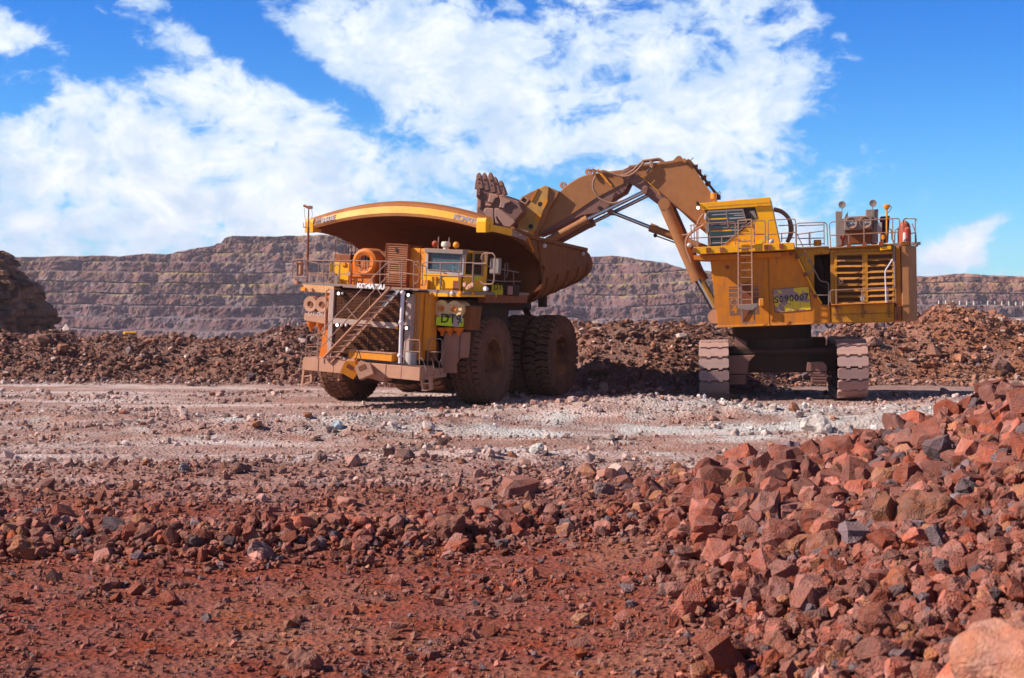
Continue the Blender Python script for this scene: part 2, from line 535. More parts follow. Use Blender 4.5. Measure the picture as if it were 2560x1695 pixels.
def hull_template(npts, seed, flat=(1, .8, .65), detail=0, jit=0.0):
    r = np.random.default_rng(seed)
    kk = np.arange(npts) + .5
    ph, th = np.arccos(1 - 2 * kk / npts), math.pi * (1 + 5 ** .5) * kk + r.uniform(0, 6)
    p = np.stack([np.cos(th) * np.sin(ph), np.sin(th) * np.sin(ph), np.cos(ph)], -1) + r.normal(size=(npts, 3)) * .28
    p /= np.linalg.norm(p, axis=1)[:, None]
    qr, _ = np.linalg.qr(r.normal(size=(3, 3)))
    p = p @ qr
    p *= r.uniform(.78, 1.0, (npts, 1))
    p = np.sign(p) * np.abs(p) ** .68
    p *= np.array(flat) * r.uniform(.85, 1.15, 3)
    bm = bmesh.new()
    for q in p:
        bm.verts.new(q)
    res = bmesh.ops.convex_hull(bm, input=bm.verts[:])
    bmesh.ops.delete(bm, geom=list({g for g in res['geom_unused'] + res['geom_interior'] if isinstance(g, bmesh.types.BMVert)}), context='VERTS')
    if jit:
        bmesh.ops.triangulate(bm, faces=bm.faces[:])
        for v in bm.verts:
            v.co *= 1 + r.uniform(-jit, jit)
    if detail == 2:
        bmesh.ops.triangulate(bm, faces=bm.faces[:])
        bmesh.ops.subdivide_edges(bm, edges=bm.edges[:], cuts=1, use_grid_fill=True)
        for v in bm.verts:
            q = v.co * 1.9 + Vector((seed * 2.3, 0, 0))
            v.co *= 1 + mnoise.noise(q) * .26 + mnoise.noise(q * 2.6) * .16
    if detail == 1:
        bmesh.ops.bevel(bm, geom=bm.edges[:], offset=.035, segments=1, profile=.5, affect='EDGES', clamp_overlap=True)
        bmesh.ops.triangulate(bm, faces=bm.faces[:])
        bmesh.ops.subdivide_edges(bm, edges=[e for e in bm.edges if e.calc_length() > .28], cuts=2, use_grid_fill=True)
        bmesh.ops.triangulate(bm, faces=bm.faces[:])
        bmesh.ops.subdivide_edges(bm, edges=[e for e in bm.edges if e.calc_length() > .22], cuts=1, use_grid_fill=True)
        bm.normal_update()
        for v in bm.verts:
            q = v.co * 1.7 + Vector((seed * 3.1, 0, 0))
            d = mnoise.noise(q) * .15 + mnoise.noise(q * 2.7) * .09 + mnoise.noise(q * 6) * .035
            v.co += v.normal * d
    bmesh.ops.triangulate(bm, faces=bm.faces[:])
    bm.verts.ensure_lookup_table()
    V = np.array([v.co[:] for v in bm.verts])
    Fa = np.array([[v.index for v in f.verts] for f in bm.faces])
    bm.free()
    return V, Fa


TS = [hull_template(8, 10 + i, (1, .85, .6)) for i in range(10)]          # small stones
TM = [hull_template(17, 40 + i, (1, .85, .65), jit=.13) for i in range(20)]        # medium
TL = [hull_template(14, 140 + i, (1, .85, .68), detail=2) for i in range(20)]       # rougher, for the pile
TF = [hull_template(10, 80 + i, (1, .75, .28)) for i in range(14)]        # slabs


def rand_rot(n, tilt):
    """random yaw, then a tilt of up to `tilt` radians about a random horizontal axis"""
    a = rng.uniform(0, 2 * math.pi, n)
    ph = rng.uniform(0, 2 * math.pi, n)
    t = rng.normal(size=n) * tilt
    ca, sa = np.cos(a), np.sin(a)
    Rz = np.zeros((n, 3, 3))
    Rz[:, 0, 0] = ca; Rz[:, 0, 1] = -sa; Rz[:, 1, 0] = sa; Rz[:, 1, 1] = ca; Rz[:, 2, 2] = 1
    kx, ky = np.cos(ph), np.sin(ph)
    c, s = np.cos(t), np.sin(t)
    R = np.zeros((n, 3, 3))
    R[:, 0, 0] = c + kx * kx * (1 - c); R[:, 0, 1] = kx * ky * (1 - c); R[:, 0, 2] = ky * s
    R[:, 1, 0] = kx * ky * (1 - c); R[:, 1, 1] = c + ky * ky * (1 - c); R[:, 1, 2] = -kx * s
    R[:, 2, 0] = -ky * s; R[:, 2, 1] = kx * s; R[:, 2, 2] = c
    return R @ Rz


def scatter(name, label, x, y, size, cols, temps, tilt=.6, sink=.25, lift=0.0, cat='rubble'):
    n = len(x)
    z = HT(x, y) + size * (.45 - sink) + lift * rng.random(n)
    pos = np.stack([x, y, z], -1)
    R = rand_rot(n, tilt)
    ti = rng.integers(0, len(temps), n)
    Vs, Fs, Cs, off = [], [], [], 0
    for k, (V, Fa) in enumerate(temps):
        s = np.where(ti == k)[0]
        if not len(s):
            continue
        P = np.einsum('nij,vj->nvi', R[s], V) * (size[s] * .5)[:, None, None] + pos[s][:, None, :]
        Vs.append(P.reshape(-1, 3))
        Fs.append((Fa[None] + (np.arange(len(s)) * len(V))[:, None, None] + off).reshape(-1, 3))
        Cs.append(np.repeat(cols[s], len(V), 0))
        off += len(s) * len(V)
    o = np_mesh(name, np.vstack(Vs), np.vstack(Fs), M_RUBBLE, np.vstack(Cs), False)
    return tag(o, label, None, kind='stuff')


def rock_cols(x, y, var=.3, grey=.08, pale=.0):
    n = len(x)
    c = albedo(x, y)
    w = (rng.random(n) * .85 * (1 - sstep(y, 33, 42)))[:, None]
    c = c * (1 - w) + np.array((.245, .112, .088)) * w
    c = c * np.exp(rng.normal(size=(n, 1)) * var)
    g = rng.random(n) < grey
    c[g] = np.array((.15, .098, .10)) * np.exp(rng.normal(size=(g.sum(), 1)) * .25)
    o_ = rng.random(n) < .09
    c[o_] = ORG * np.exp(rng.normal(size=(o_.sum(), 1)) * .2)
    if pale:
        g = rng.random(n) < pale
        c[g] = np.array((.50, .36, .30)) * np.exp(rng.normal(size=(g.sum(), 1)) * .2)
    return np.clip(c, .01, .75)


def sample(n, y0, y1, dens, power=1.0, xr=(-.44, .53)):
    """n points between y0 and y1, thinned by dens(x, y) in 0..1"""
    X_, Y_ = [], []
    got = 0
    while got < n:
        u = rng.random(n)
        yy = y0 * (y1 / y0) ** u if power == 0 else (y0 ** (1 + power) + u * (y1 ** (1 + power) - y0 ** (1 + power))) ** (1 / (1 + power))
        xx = yy * rng.uniform(xr[0], xr[1], n) + rng.normal(size=n) * .5
        k = rng.random(n) < dens(xx, yy)
        X_.append(xx[k]); Y_.append(yy[k])
        got += k.sum()
    return np.concatenate(X_)[:n], np.concatenate(Y_)[:n]


def near_density(x, y):
    p = pile(x, y)
    clump = fbm(x * .5, y * .5, 3, 501)
    yl = 23.6 + .14 * (x + 8) + (fbm(x * .4, 0 * x, 2, 71) - .5) * 1.6
    wind = np.exp(-((y - yl) / 1.3) ** 2) * sstep(-x, -6, -1)
    mid = sstep(y, 24, 26.5) * (1 - sstep(y, 29, 36)) * (.22 + .4 * sstep(x, -4.5, 3))
    return np.clip(.05 + sstep(p, .12, .6) * .95 + wind * .9 + mid * (.3 + clump) + .22 * sstep(clump, .5, .7), 0, 1)


# pale lane gravel, mid-distance
lane_d = lambda x, y: np.clip(.12 + sstep(fbm(x * .35, y * .7, 4, 601), .42, .7) + .7 * sstep(HT(x, y), .12, .3), 0, 1)
x, y = sample(22000, 31, 66, lane_d, 0.3)
scatter('lane_gravel', 'pale broken stones scattered over the haul floor', x, y, np.exp(rng.normal(size=len(x)) * .5) * .066, rock_cols(x, y, .3, .05, .12), TS, .5, .15)
x, y = sample(1200, 33, 66, lambda x, y: lane_d(x, y) ** 2 * .8, 0.3)
scatter('lane_stones', 'larger pale and pinkish stones lying on the haul floor', x, y, np.exp(rng.normal(size=len(x)) * .4) * .19, rock_cols(x, y, .22, .05, .12), TM, .5, .25)

# foreground grit and rubble
x, y = sample(39000, 9.5, 37, lambda x, y: np.clip(near_density(x, y) * .8 + .22, 0, 1), 0.0)
scatter('red_gravel', 'small red stones and clods covering the near ground', x, y, np.exp(rng.normal(size=len(x)) * .45) * .055 * (1 + .5 * sstep(y, 15, 28)), rock_cols(x, y, .25, .06), TS, .7, .15)
x, y = sample(12500, 10, 37, near_density, 0.3)
scatter('red_rubble', 'fist sized to knee high red rubble heaped across the foreground', x, y, np.exp(rng.normal(size=len(x)) * .48) * .125 * np.clip(y / 22, .6, 1.1), rock_cols(x, y, .28, .07), TM + TF, .6, .36, .02)
xw = rng.uniform(-11, 3.5, 1500)
yw = 23.6 + .14 * (xw + 8) + (fbm(xw * .4, 0 * xw, 2, 71) - .5) * 1.6 + rng.normal(size=1500) * .75
scatter('windrow_rubble', 'dark red lumps bladed into a low row across the left foreground', xw, yw, np.clip(np.exp(rng.normal(size=1500) * .42) * .17, 0, .36), rock_cols(xw, yw, .3, .06), TL, .9, .25, .04)
x, y = sample(9200, 9.5, 32, lambda x, y: sstep(pile(x, y), .2, .8), 0.3)
scatter('pile_rubble', 'tumbled brick red rocks forming the pile at right', x, y, np.exp(rng.normal(size=len(x)) * .45) * .205 * np.clip(y / 22, .55, 1.1), rock_cols(x, y, .30, .07), TL, 1.0, .15, .10)


# rubble bank behind the machines
def bank_density(x, y):
    yb, yc, h = crest(x)
    return np.clip(sstep(y, yb - 3.0, yb + .5) * (1 - sstep(y, yc + 1.5, yc + 3)), 0, 1) * (.5 + .5 * sstep(fbm(x * .5, y * .5, 3, 701), .35, .6))


x, y = sample(31000, 60, 86, bank_density, 0.5)
scatter('bank_gravel', 'broken red brown slabs covering the rubble bank behind the machines', x, y, np.exp(rng.normal(size=len(x)) * .45) * .13, rock_cols(x, y, .35, .03, .04), TF + TS, .5, .1, .05)
x, y = sample(4200, 60, 86, bank_density, 0.5)
scatter('bank_rubble', 'flat angular blocks lying on the rubble bank', x, y, np.exp(rng.normal(size=len(x)) * .38) * .27, rock_cols(x, y, .3, .03, .05), TF + TM, .55, .2, .05)

# ---------------------------------------------------------------- individual boulders
TB_ = [hull_template(16 + i % 5, 200 + i, (1, .86, .68), 1) for i in range(16)]
TBF = [hull_template(14, 260 + i, (1, .78, .34), 1) for i in range(8)]
BM = []
for k, (V, Fa) in enumerate(TB_ + TBF):
    me = bpy.data.meshes.new('boulder')
    me.from_pydata([tuple(v) for v in V], [], [tuple(int(i) for i in f) for f in Fa])
    me.materials.append(M_BOULDER)
    BM.append(me)


def boulder(x, y, size, col, label, group=None, slab=False, name='boulder', z=None, sink=.22, tilt=.7):
    r = random.Random(int(x * 1000 + y * 77))
    me = BM[r.randrange(16, 24)] if slab else BM[r.randrange(16)]
    o = bpy.data.objects.new(name, me)
    zz = float(HT(np.array([x]), np.array([y]))[0]) + size * (.36 - sink) if z is None else z
    o.location = (x, y, zz)
    s = size * .5
    o.scale = (s * r.uniform(.9, 1.15), s * r.uniform(.85, 1.05), s * r.uniform(.85, 1.1))
    o.rotation_euler = (r.gauss(0, tilt), r.gauss(0, tilt), r.uniform(0, 6.28))
    o.color = (*[float(v) for v in col], 1)
    COL.objects.link(o)
    return tag(o, label, 'rock', group)


R1 = (.25, .088, .058)
R2 = (.33, .14, .095)
R3 = (.15, .09, .085)
R4 = (.45, .30, .24)


def at(px, py, D):
    """ground position under a point seen at distance D"""
    return (px - 1280) / FPX * D


# singled-out boulders
def ground_at(px, py):
    """where the sight line through a reference point meets the ground"""
    ds = np.linspace(7, 95, 3000)
    zz = CAMH - (py - 757) / FPX * ds
    g = HT((px - 1280) / FPX * ds, ds)
    k = np.argmax(zz <= g)
    return float(ds[k])


# (frame, x, y, width) as measured, colour, label
RR, LL, PP = (1280, 950, .5405), (0, 950, .5405), (0, 0, 1)
ONE = [
    (RR, 1800, 985, 215, (.33, .105, .055), 'big orange rust boulder in front of the dark gap in the right pile'),
    (RR, 1725, 1200, 275, (.21, .066, .042), 'large brick red block with a vertical face near the bottom right'),
    (RR, 1300, 1330, 200, (.29, .10, .065), 'rounded red boulder at the bottom edge right of centre'),
    (RR, 1920, 1070, 150, (.17, .12, .13), 'grey purple faceted rock below the big rust boulder'),
    (RR, 1540, 920, 240, (.19, .085, .06), 'long dark flat topped slab leaning in the right pile'),
    (RR, 1900, 700, 340, (.22, .09, .055), 'broad brown mound shaped block high in the right pile'),
    (RR, 780, 900, 150, (.26, .09, .06), 'upright red block standing at the left end of the boulder heap'),
    (RR, 2070, 590, 120, (.30, .24, .25), 'light grey wedge of rock among red stones on the pile'),
    (RR, 1465, 535, 78, (.50, .22, .12), 'small bright orange disc shaped stone on the pile slope'),
    (RR, 2090, 830, 135, (.29, .12, .085), 'round pinkish brown boulder near the right edge of the pile'),
    (RR, 1950, 860, 140, (.20, .11, .09), 'grey brown knobbly boulder left of the round pinkish one'),
    (RR, 1450, 840, 240, (.26, .10, .065), 'wide orange brown flat boulder in the middle of the right pile'),
    (RR, 1630, 780, 150, (.34, .13, .08), 'smooth orange red boulder above the dark gap in the pile'),
    (RR, 1630, 680, 130, (.36, .19, .14), 'pale pink rounded boulder high in the right pile'),
    (RR, 2110, 1010, 160, (.27, .09, .06), 'tall red boulder standing right of the dark gap'),
    (RR, 1230, 1260, 170, (.30, .11, .07), 'red boulder with a pink crust near the bottom centre right'),
    (RR, 1540, 1240, 145, (.24, .075, .05), 'dark red dusty boulder left of the brick red block'),
    (RR, 925, 960, 110, (.31, .12, .08), 'orange pink split boulder beside the upright red block'),
    (RR, 720, 1000, 120, (.25, .13, .11), 'purplish brown block in front of the upright red block'),
    (RR, 960, 755, 115, (.27, .085, .055), 'triangular red slab in the left half of the right pile'),
    (RR, 1005, 595, 85, (.24, .12, .10), 'egg shaped grey red stone at the foot of the pile crest'),
    (RR, 425, 535, 120, (.21, .14, .13), 'low grey stone at the edge of the pale floor'),
    (RR, 1280, 975, 110, (.10, .065, .07), 'nearly black angular rock left of the long dark slab'),
    (RR, 320, 1140, 115, (.42, .19, .11), 'orange tan elongated stone lying alone on red soil'),
    (RR, 1410, 240, 140, (.64, .54, .47), 'pale cream pointed rock on the haul floor below the excavator'),
    (RR, 115, 340, 90, (.56, .50, .45), 'off white block on the low stone ridge in mid floor'),
    (RR, 1590, 325, 90, (.30, .17, .13), 'brown stone beside the white streak at the pile edge'),
    (RR, 1925, 200, 80, (.48, .32, .28), 'flat pinkish stone on the haul floor near the right pile'),
    (LL, 100, 825, 165, (.33, .125, .065), 'orange block at the left end of the lumpy windrow'),
    (LL, 1200, 835, 135, (.27, .155, .135), 'pinkish grey rounded stone in the middle of the windrow'),
    (LL, 2080, 715, 190, (.23, .09, .06), 'wide low brown block left of the boulder field'),
    (LL, 1560, 225, 68, (.46, .54, .60), 'pale blue grey stone on the heap below the truck'),
    (LL, 280, 685, 95, (.27, .16, .14), 'pinkish slanting stone in the left foreground rubble'),
    (LL, 1480, 380, 95, (.27, .15, .12), 'brown angular stone casting a shadow on the pale floor'),
    (LL, 850, 425, 75, (.26, .21, .22), 'grey stone in the thin row on the left floor'),
    (LL, 1100, 430, 85, (.24, .11, .08), 'brown wedge in the thin row on the left floor'),
    (LL, 1400, 1350, 200, (.31, .13, .09), 'smooth red stone half buried at the bottom centre edge'),
    (PP, 1640, 838, 50, (.28, .16, .115), 'tall pointed slab on top of the bank between truck and excavator'),
    (PP, 1585, 840, 36, (.25, .13, .09), 'leaning slab beside the pointed slab on the bank crest'),
    (PP, 1545, 842, 42, (.23, .12, .09), 'dark squat block at the left of the slabs on the bank crest'),
    (PP, 2178, 868, 52, (.34, .18, .135), 'pinkish boulder on the bank just right of the excavator track'),
    (PP, 2262, 880, 42, (.38, .18, .12), 'upright tan slab low on the right hand bank'),
    (PP, 1495, 945, 90, (.22, .12, .09), 'flat topped slab right behind the rear truck wheel'),
    (PP, 355, 868, 26, (.22, .11, .08), 'upright brown slab near the crest of the left bank'),
    (PP, 578, 868, 40, (.28, .15, .11), 'tilted square plate on the left bank near the truck'),
    (PP, 2505, 930, 60, (.20, .10, .08), 'dark angular block in the shade below the right hand mound'),
]
for (ox, oy, k_), qx, qy, wpx, c, lab in ONE:
    px, py = ox + qx * k_, oy + qy * k_
    D = ground_at(px, py)
    s = wpx * k_ * D / FPX * .95
    boulder(at(px, 0, D), D, s, c, lab, slab='slab' in lab or 'plate' in lab, sink=.14, tilt=.35)
boulder(at(2560, 0, 9.0), 9.0, .95, (.40, .17, .11), 'blurred pale orange boulder filling the bottom right corner', z=1.74, tilt=.35)

groups = [
    (160, 10.5, 28, lambda x, y: sstep(pile(x, y), .35, 1.0), .26, .42, 'one of the larger red rocks tumbled in the pile at right', 'larger rocks of the right hand pile', False),
    (40, 22.3, 27.5, lambda x, y: np.clip(near_density(x, y), 0, 1) * (x < 0), .20, .34, 'larger red lump in the windrow crossing the left foreground', 'lumps of the left windrow', False),
    (30, 66, 84, lambda x, y: bank_density(x, y) * (x < -8), .4, .7, 'larger red brown block on the left rubble bank', 'blocks of the left bank', True),
    (30, 60, 84, lambda x, y: bank_density(x, y) * (x > 2) * (x < 17), .4, .75, 'larger brown block on the bank behind the excavator', 'blocks of the bank behind the excavator', True),
]
for n, y0, y1, dn, s0, s1, lab, grp, slab in groups:
    x, y = sample(n, y0, y1, dn, .3)
    for a_, b_ in zip(x, y):
        r = rng.random()
        c = np.array(R3 if r < .05 else R2 if r < .4 else R1) * math.exp(rng.normal() * .15)
        if y0 > 50:
            c = BRN * math.exp(rng.normal() * .25) if r < .75 else np.array(R4) * .8
        boulder(float(a_), float(b_), (s0 + (s1 - s0) * rng.random() ** 1.6) * (1 if b_ > 30 else min(1, max(.75, b_ / 20))), c, lab, grp, slab and rng.random() < .6, sink=.15)

# marker posts along the far benches
post_me = bpy.data.meshes.new('marker_post')
bm = bmesh.new()
bmesh.ops.create_cone(bm, cap_ends=True, segments=8, radius1=.5, radius2=.35, depth=3.0, matrix=Matrix.Translation((0, 0, 1.5)))
bm.to_mesh(post_me)
bm.free()
mm, N_, b_ = base_mat('post_paint')
b_.inputs['Base Color'].default_value = (.75, .68, .48, 1)
post_me.materials.append(mm)
from mathutils.bvhtree import BVHTree
bpy.context.view_layer.update()
_pw = bpy.data.objects['pit_wall']
BVW = BVHTree.FromPolygons([v.co for v in _pw.data.vertices], [p.vertices[:] for p in _pw.data.polygons])


def on_wall(px, py):
    d = Vector(((px - 1280) / FPX, 1, (757 - py) / FPX)).normalized()
    h = BVW.ray_cast(Vector((0, 0, CAMH)), d)
    return h[0]


for i, (px, py) in enumerate([(2345 + 17.5 * k, 756 + .25 * k) for k in range(13)] + [(1472, 813), (1515, 815), (1545, 814), (1600, 818), (1622, 818), (1745, 815)] + [(745, 812), (728, 822)]):
    h = on_wall(px, py + 3)
    if h is None:
        continue
    o = bpy.data.objects.new('marker_post', post_me)
    o.location = h - Vector((0, 1.5, .6))
    COL.objects.link(o)
    tag(o, 'small pale marker post on the far bench right of the excavator' if i < 13 else ('small pale marker post at the foot of the far wall between truck and excavator' if i < 19 else 'small pale marker post at the foot of the far wall left of the truck'), 'marker post', 'marker posts along the far benches')
# ---------------------------------------------------------------- machine building kit
class MB:
    """collects shapes and links them as one mesh object"""
    def __init__(s):
        s.v, s.f = [], []

    def add(s, vs, fs):
        o = len(s.v)
        s.v += [tuple(v) for v in vs]
        s.f += [tuple(i + o for i in f) for f in fs]
        return s

    def box(s, a, b):
        x0, y0, z0 = (min(a[i], b[i]) for i in range(3))
        x1, y1, z1 = (max(a[i], b[i]) for i in range(3))
        return s.add([(x0, y0, z0), (x1, y0, z0), (x1, y1, z0), (x0, y1, z0), (x0, y0, z1), (x1, y0, z1), (x1, y1, z1), (x0, y1, z1)],
                     [(3, 2, 1, 0), (4, 5, 6, 7), (0, 1, 5, 4), (1, 2, 6, 5), (2, 3, 7, 6), (3, 0, 4, 7)])

    def prism(s, poly, vec):
        n = len(poly)
        vec = Vector(vec)
        a = [Vector(p) for p in poly]
        nn = sum(((a[i] - a[0]).cross(a[(i + 1) % n] - a[0]) for i in range(1, n)), Vector())
        if nn.dot(vec) > 0:
            a.reverse()
        b = [p + vec for p in a]
        return s.add(a + b, [tuple(range(n)), tuple(range(2 * n - 1, n - 1, -1))] + [((i + 1) % n, i, n + i, n + (i + 1) % n) for i in range(n)])

    def tube(s, p, q, r, n=8, r2=None, caps=True):
        p, q = Vector(p), Vector(q)
        d = (q - p).normalized()
        u = d.orthogonal().normalized()
        w = d.cross(u)
        r2 = r if r2 is None else r2
        vs = []
        for c, rr in ((p, r), (q, r2)):
            vs += [c + (u * math.cos(2 * math.pi * i / n) + w * math.sin(2 * math.pi * i / n)) * rr for i in range(n)]
        fs = [(i, (i + 1) % n, n + (i + 1) % n, n + i) for i in range(n)]
        if caps:
            fs += [tuple(range(n - 1, -1, -1)), tuple(range(n, 2 * n))]
        return s.add(vs, fs)

    def path(s, pts, r, n=7):
        pts = [Vector(p) for p in pts]
        o = len(s.v)
        u = None
        for i, p in enumerate(pts):
            t = (pts[min(i + 1, len(pts) - 1)] - pts[max(i - 1, 0)]).normalized()
            u = t.orthogonal().normalized() if u is None else (u - t * u.dot(t)).normalized()
            w = t.cross(u)
            s.v += [tuple(p + (u * math.cos(2 * math.pi * k / n) + w * math.sin(2 * math.pi * k / n)) * r) for k in range(n)]
        for i in range(len(pts) - 1):
            for k in range(n):
                a, b = o + i * n + k, o + i * n + (k + 1) % n
                s.f.append((a, b, b + n, a + n))
        s.f.append(tuple(o + k for k in range(n - 1, -1, -1)))
        s.f.append(tuple(o + (len(pts) - 1) * n + k for k in range(n)))
        return s

    def bar(s, p, q, w, h, up=(0, 0, 1)):
        p, q = Vector(p), Vector(q)
        d = (q - p).normalized()
        a = d.cross(Vector(up))
        a = (a if a.length > 1e-4 else d.orthogonal()).normalized() * (w / 2)
        b = a.cross(d).normalized() * (h / 2)
        vs = [c + e * a + f * b for c in (p, q) for e, f in ((-1, -1), (1, -1), (1, 1), (-1, 1))]
        return s.add(vs, [(3, 2, 1, 0), (4, 5, 6, 7), (0, 1, 5, 4), (1, 2, 6, 5), (2, 3, 7, 6), (3, 0, 4, 7)])

    def lathe(s, prof, c, ax, n=32, closed=False):
        """prof: (radius, along axis)"""
        c, ax = Vector(c), Vector(ax).normalized()
        u = ax.orthogonal().normalized()
        w = ax.cross(u)
        m = len(prof)
        o = len(s.v)
        for i in range(n):
            a = 2 * math.pi * i / n
            e = u * math.cos(a) + w * math.sin(a)
            s.v += [tuple(c + e * r + ax * h) for r, h in prof]
        for i in range(n):
            j = (i + 1) % n
            for k in range(m if closed else m - 1):
                k2 = (k + 1) % m
                s.f.append((o + i * m + k, o + j * m + k, o + j * m + k2, o + i * m + k2))
        return s

    def ball(s, c, r, sc=(1, 1, 1), half=False, n=12):
        prof = []
        m = 7
        a0 = 0 if half else -math.pi / 2
        for k in range(m):
            a = a0 + (math.pi / 2 - a0) * k / (m - 1)
            prof.append((max(math.cos(a) * r * sc[0], 1e-4), math.sin(a) * r * sc[2]))
        return s.lathe(prof, c, (0, 0, 1), n)

    def build(s, name, mat, parent=None, xf=None, bevel=0.0, smooth=False, shared=None):
        me = bpy.data.meshes.new(name)
        me.from_pydata(s.v, [], s.f)
        me.materials.append(mat)
        if bevel:
            bm = bmesh.new()
            bm.from_mesh(me)
            bmesh.ops.bevel(bm, geom=bm.edges[:], offset=bevel, segments=1, profile=.7, affect='EDGES', clamp_overlap=True)
            bm.to_mesh(me)
            bm.free()
        if smooth:
            me.polygons.foreach_set('use_smooth', [True] * len(me.polygons))
            if hasattr(me, 'set_sharp_from_angle'):
                me.set_sharp_from_angle(angle=math.radians(38))
        me.update()
        o = bpy.data.objects.new(name, me)
        COL.objects.link(o)
        if parent is not None:
            o.parent = parent
        if xf is not None:
            o.matrix_local = xf
        return o


def rounded(pts, r=.08, n=4):
    """polyline with rounded corners"""
    pts = [Vector(p) for p in pts]
    out = [pts[0]]
    for i in range(1, len(pts) - 1):
        a, b, c = pts[i - 1], pts[i], pts[i + 1]
        ra = min(r, (a - b).length * .45, (c - b).length * .45)
        p, q = b + (a - b).normalized() * ra, b + (c - b).normalized() * ra
        for k in range(n + 1):
            t = k / n
            out.append(p * (1 - t) ** 2 + b * 2 * t * (1 - t) + q * t * t)
    return out + [pts[-1]]


def spline(pts, n=8):
    pts = [Vector(p) for p in pts]
    ext = [pts[0] * 2 - pts[1]] + pts + [pts[-1] * 2 - pts[-2]]
    out = []
    for i in range(1, len(ext) - 2):
        p0, p1, p2, p3 = ext[i - 1:i + 3]
        for k in range(n):
            t = k / n
            out.append(.5 * ((2 * p1) + (p2 - p0) * t + (2 * p0 - 5 * p1 + 4 * p2 - p3) * t * t + (3 * p1 - p0 - 3 * p2 + p3) * t ** 3))
    return out + [pts[-1]]


def text(name, body, p, right, up, h, mat, parent, xf=None, bold=.0, wscale=1.0, extr=.012, w=None):
    """raised lettering: p is the lower left corner"""
    cu = bpy.data.curves.new(name, 'FONT')
    cu.body = body
    cu.size = h * 1.38
    cu.extrude = extr
    cu.offset = bold
    cu.materials.append(mat)
    tmp = bpy.data.objects.new(name, cu)
    me = bpy.data.meshes.new_from_object(tmp)
    bpy.data.objects.remove(tmp)
    me.name = name
    if w:
        xs = [v.co.x for v in me.vertices]
        lo, hi = min(xs), max(xs)
        for v in me.vertices:
            v.co.x = (v.co.x - lo) * w / (hi - lo)
    o = bpy.data.objects.new(name, me)
    COL.objects.link(o)
    r, u = Vector(right).normalized(), Vector(up).normalized()
    nrm = r.cross(u)
    m = Matrix((r * wscale, u, nrm)).transposed().to_4x4()
    m.translation = Vector(p)
    o.parent = parent
    o.matrix_local = (xf @ m) if xf is not None else m
    return o


# reference views used while measuring: (corner, scale)
VIEWS = {'1': (700, 480, .20408), '2': (1000, 480, .22321), '3': (720, 700, .20408), '4': (1080, 700, .20408), 'A': (1160, 380, .17857),
         'B': (1440, 370, .17857), 'C': (1680, 470, .27027), 'D': (1700, 780, .26182), 'E': (1700, 480, .12758), 'F': (2060, 480, .12758),
         'G': (1720, 600, .16892), 'H': (740, 620, .11479), 'I': (960, 590, .15308), 'J': (1940, 600, .15625), 'K': (1170, 420, .12755), 'L': (740, 840, .18581), 'P': (0, 0, 1)}


class Frame:
    """a machine's own axes (x to its side, y back, z up) and the sight lines measured in them"""
    def __init__(s, origin, yaw, roll=0.0):
        s.o = Vector(origin)
        s.m = Matrix.Rotation(-yaw, 4, 'Z')
        s.roll = Matrix.Rotation(roll, 4, 'Y')
        full = s.m @ s.roll
        s.inv = full.to_3x3().transposed()

    def on(s, ax, val, view, *pts):
        i = 'xyz'.index(ax)
        cx, cy, k = VIEWS[view]
        out = []
        for x, y in pts:
            px, py = cx + x * k, cy + y * k
            a, b = (px - 1280) / FPX, -(py - 847.5) / FPX
            c_, s_ = math.cos(PITCH), math.sin(PITCH)
            d = s.inv @ Vector((a, c_ + b * s_, -s_ + b * c_))
            o = s.inv @ (Vector((0, 0, CAMH)) - s.o)
            t = (val - o[i]) / d[i]
            out.append(o + d * t)
        return out if len(out) > 1 else out[0]


def paint(name, base, dust=.35, rough=.5, rust=.0, metal=0.0, dustc=(.40, .165, .075), streak=.5, spec=.22):
    """weathered paint: mud dust in patches and on upward faces, run-down streaks, optional bare chips"""
    m, N, b = base_mat(name)
    geo = N.new('ShaderNodeNewGeometry')
    g = geo.outputs['Position']
    nz = sep(N, geo.outputs['Normal'])[2]
    n1 = N.noise(g, 1.3, 6, .65)
    n2 = N.noise(g, 9, 5, .65)
    st = N.noise(N.vm('MULTIPLY', g, (6.0, 6.0, .55)), 1.0, 5, .6)
    f = N.m('ADD', N.m('MULTIPLY', N.ramp(n1, .32, .72), .75), N.m('MULTIPLY', N.m('SUBTRACT', n2, .5), .9))
    f = N.m('ADD', f, N.m('MULTIPLY', N.ramp(st, .45, .75), streak))
    f = N.m('MULTIPLY', f, dust)
    f = N.m('ADD', f, N.m('MULTIPLY', N.ramp(nz, .3, .9), .75 * min(1, dust * 2.2)), clamp=True)
    c = N.mix(f, base, dustc)
    var = N.m('ADD', .82, N.m('MULTIPLY', N.noise(g, 3.5, 4, .6), .36))
    c = N.scalec(c, var)
    if rust:
        rn = N.ramp(N.noise(N.vm('ADD', g, (7, 3, 1)), 2.6, 8, .72), .70 - rust * .22, .74 - rust * .2)
        c = N.mix(N.m('MULTIPLY', rn, .85), c, (.16, .075, .045))
    N.put(b.inputs['Base Color'], c)
    N.put(b.inputs['Roughness'], N.m('ADD', rough, N.m('MULTIPLY', f, .4), clamp=True))
    b.inputs['Metallic'].default_value = metal
    b.inputs['Specular IOR Level'].default_value = spec
    bp = N.new('ShaderNodeBump')
    bp.inputs['Strength'].default_value = .18
    bp.inputs['Distance'].default_value = .02
    N.put(bp.inputs['Height'], N.noise(g, 14, 6, .7))
    N.put(b.inputs['Normal'], bp.outputs[0])
    return m


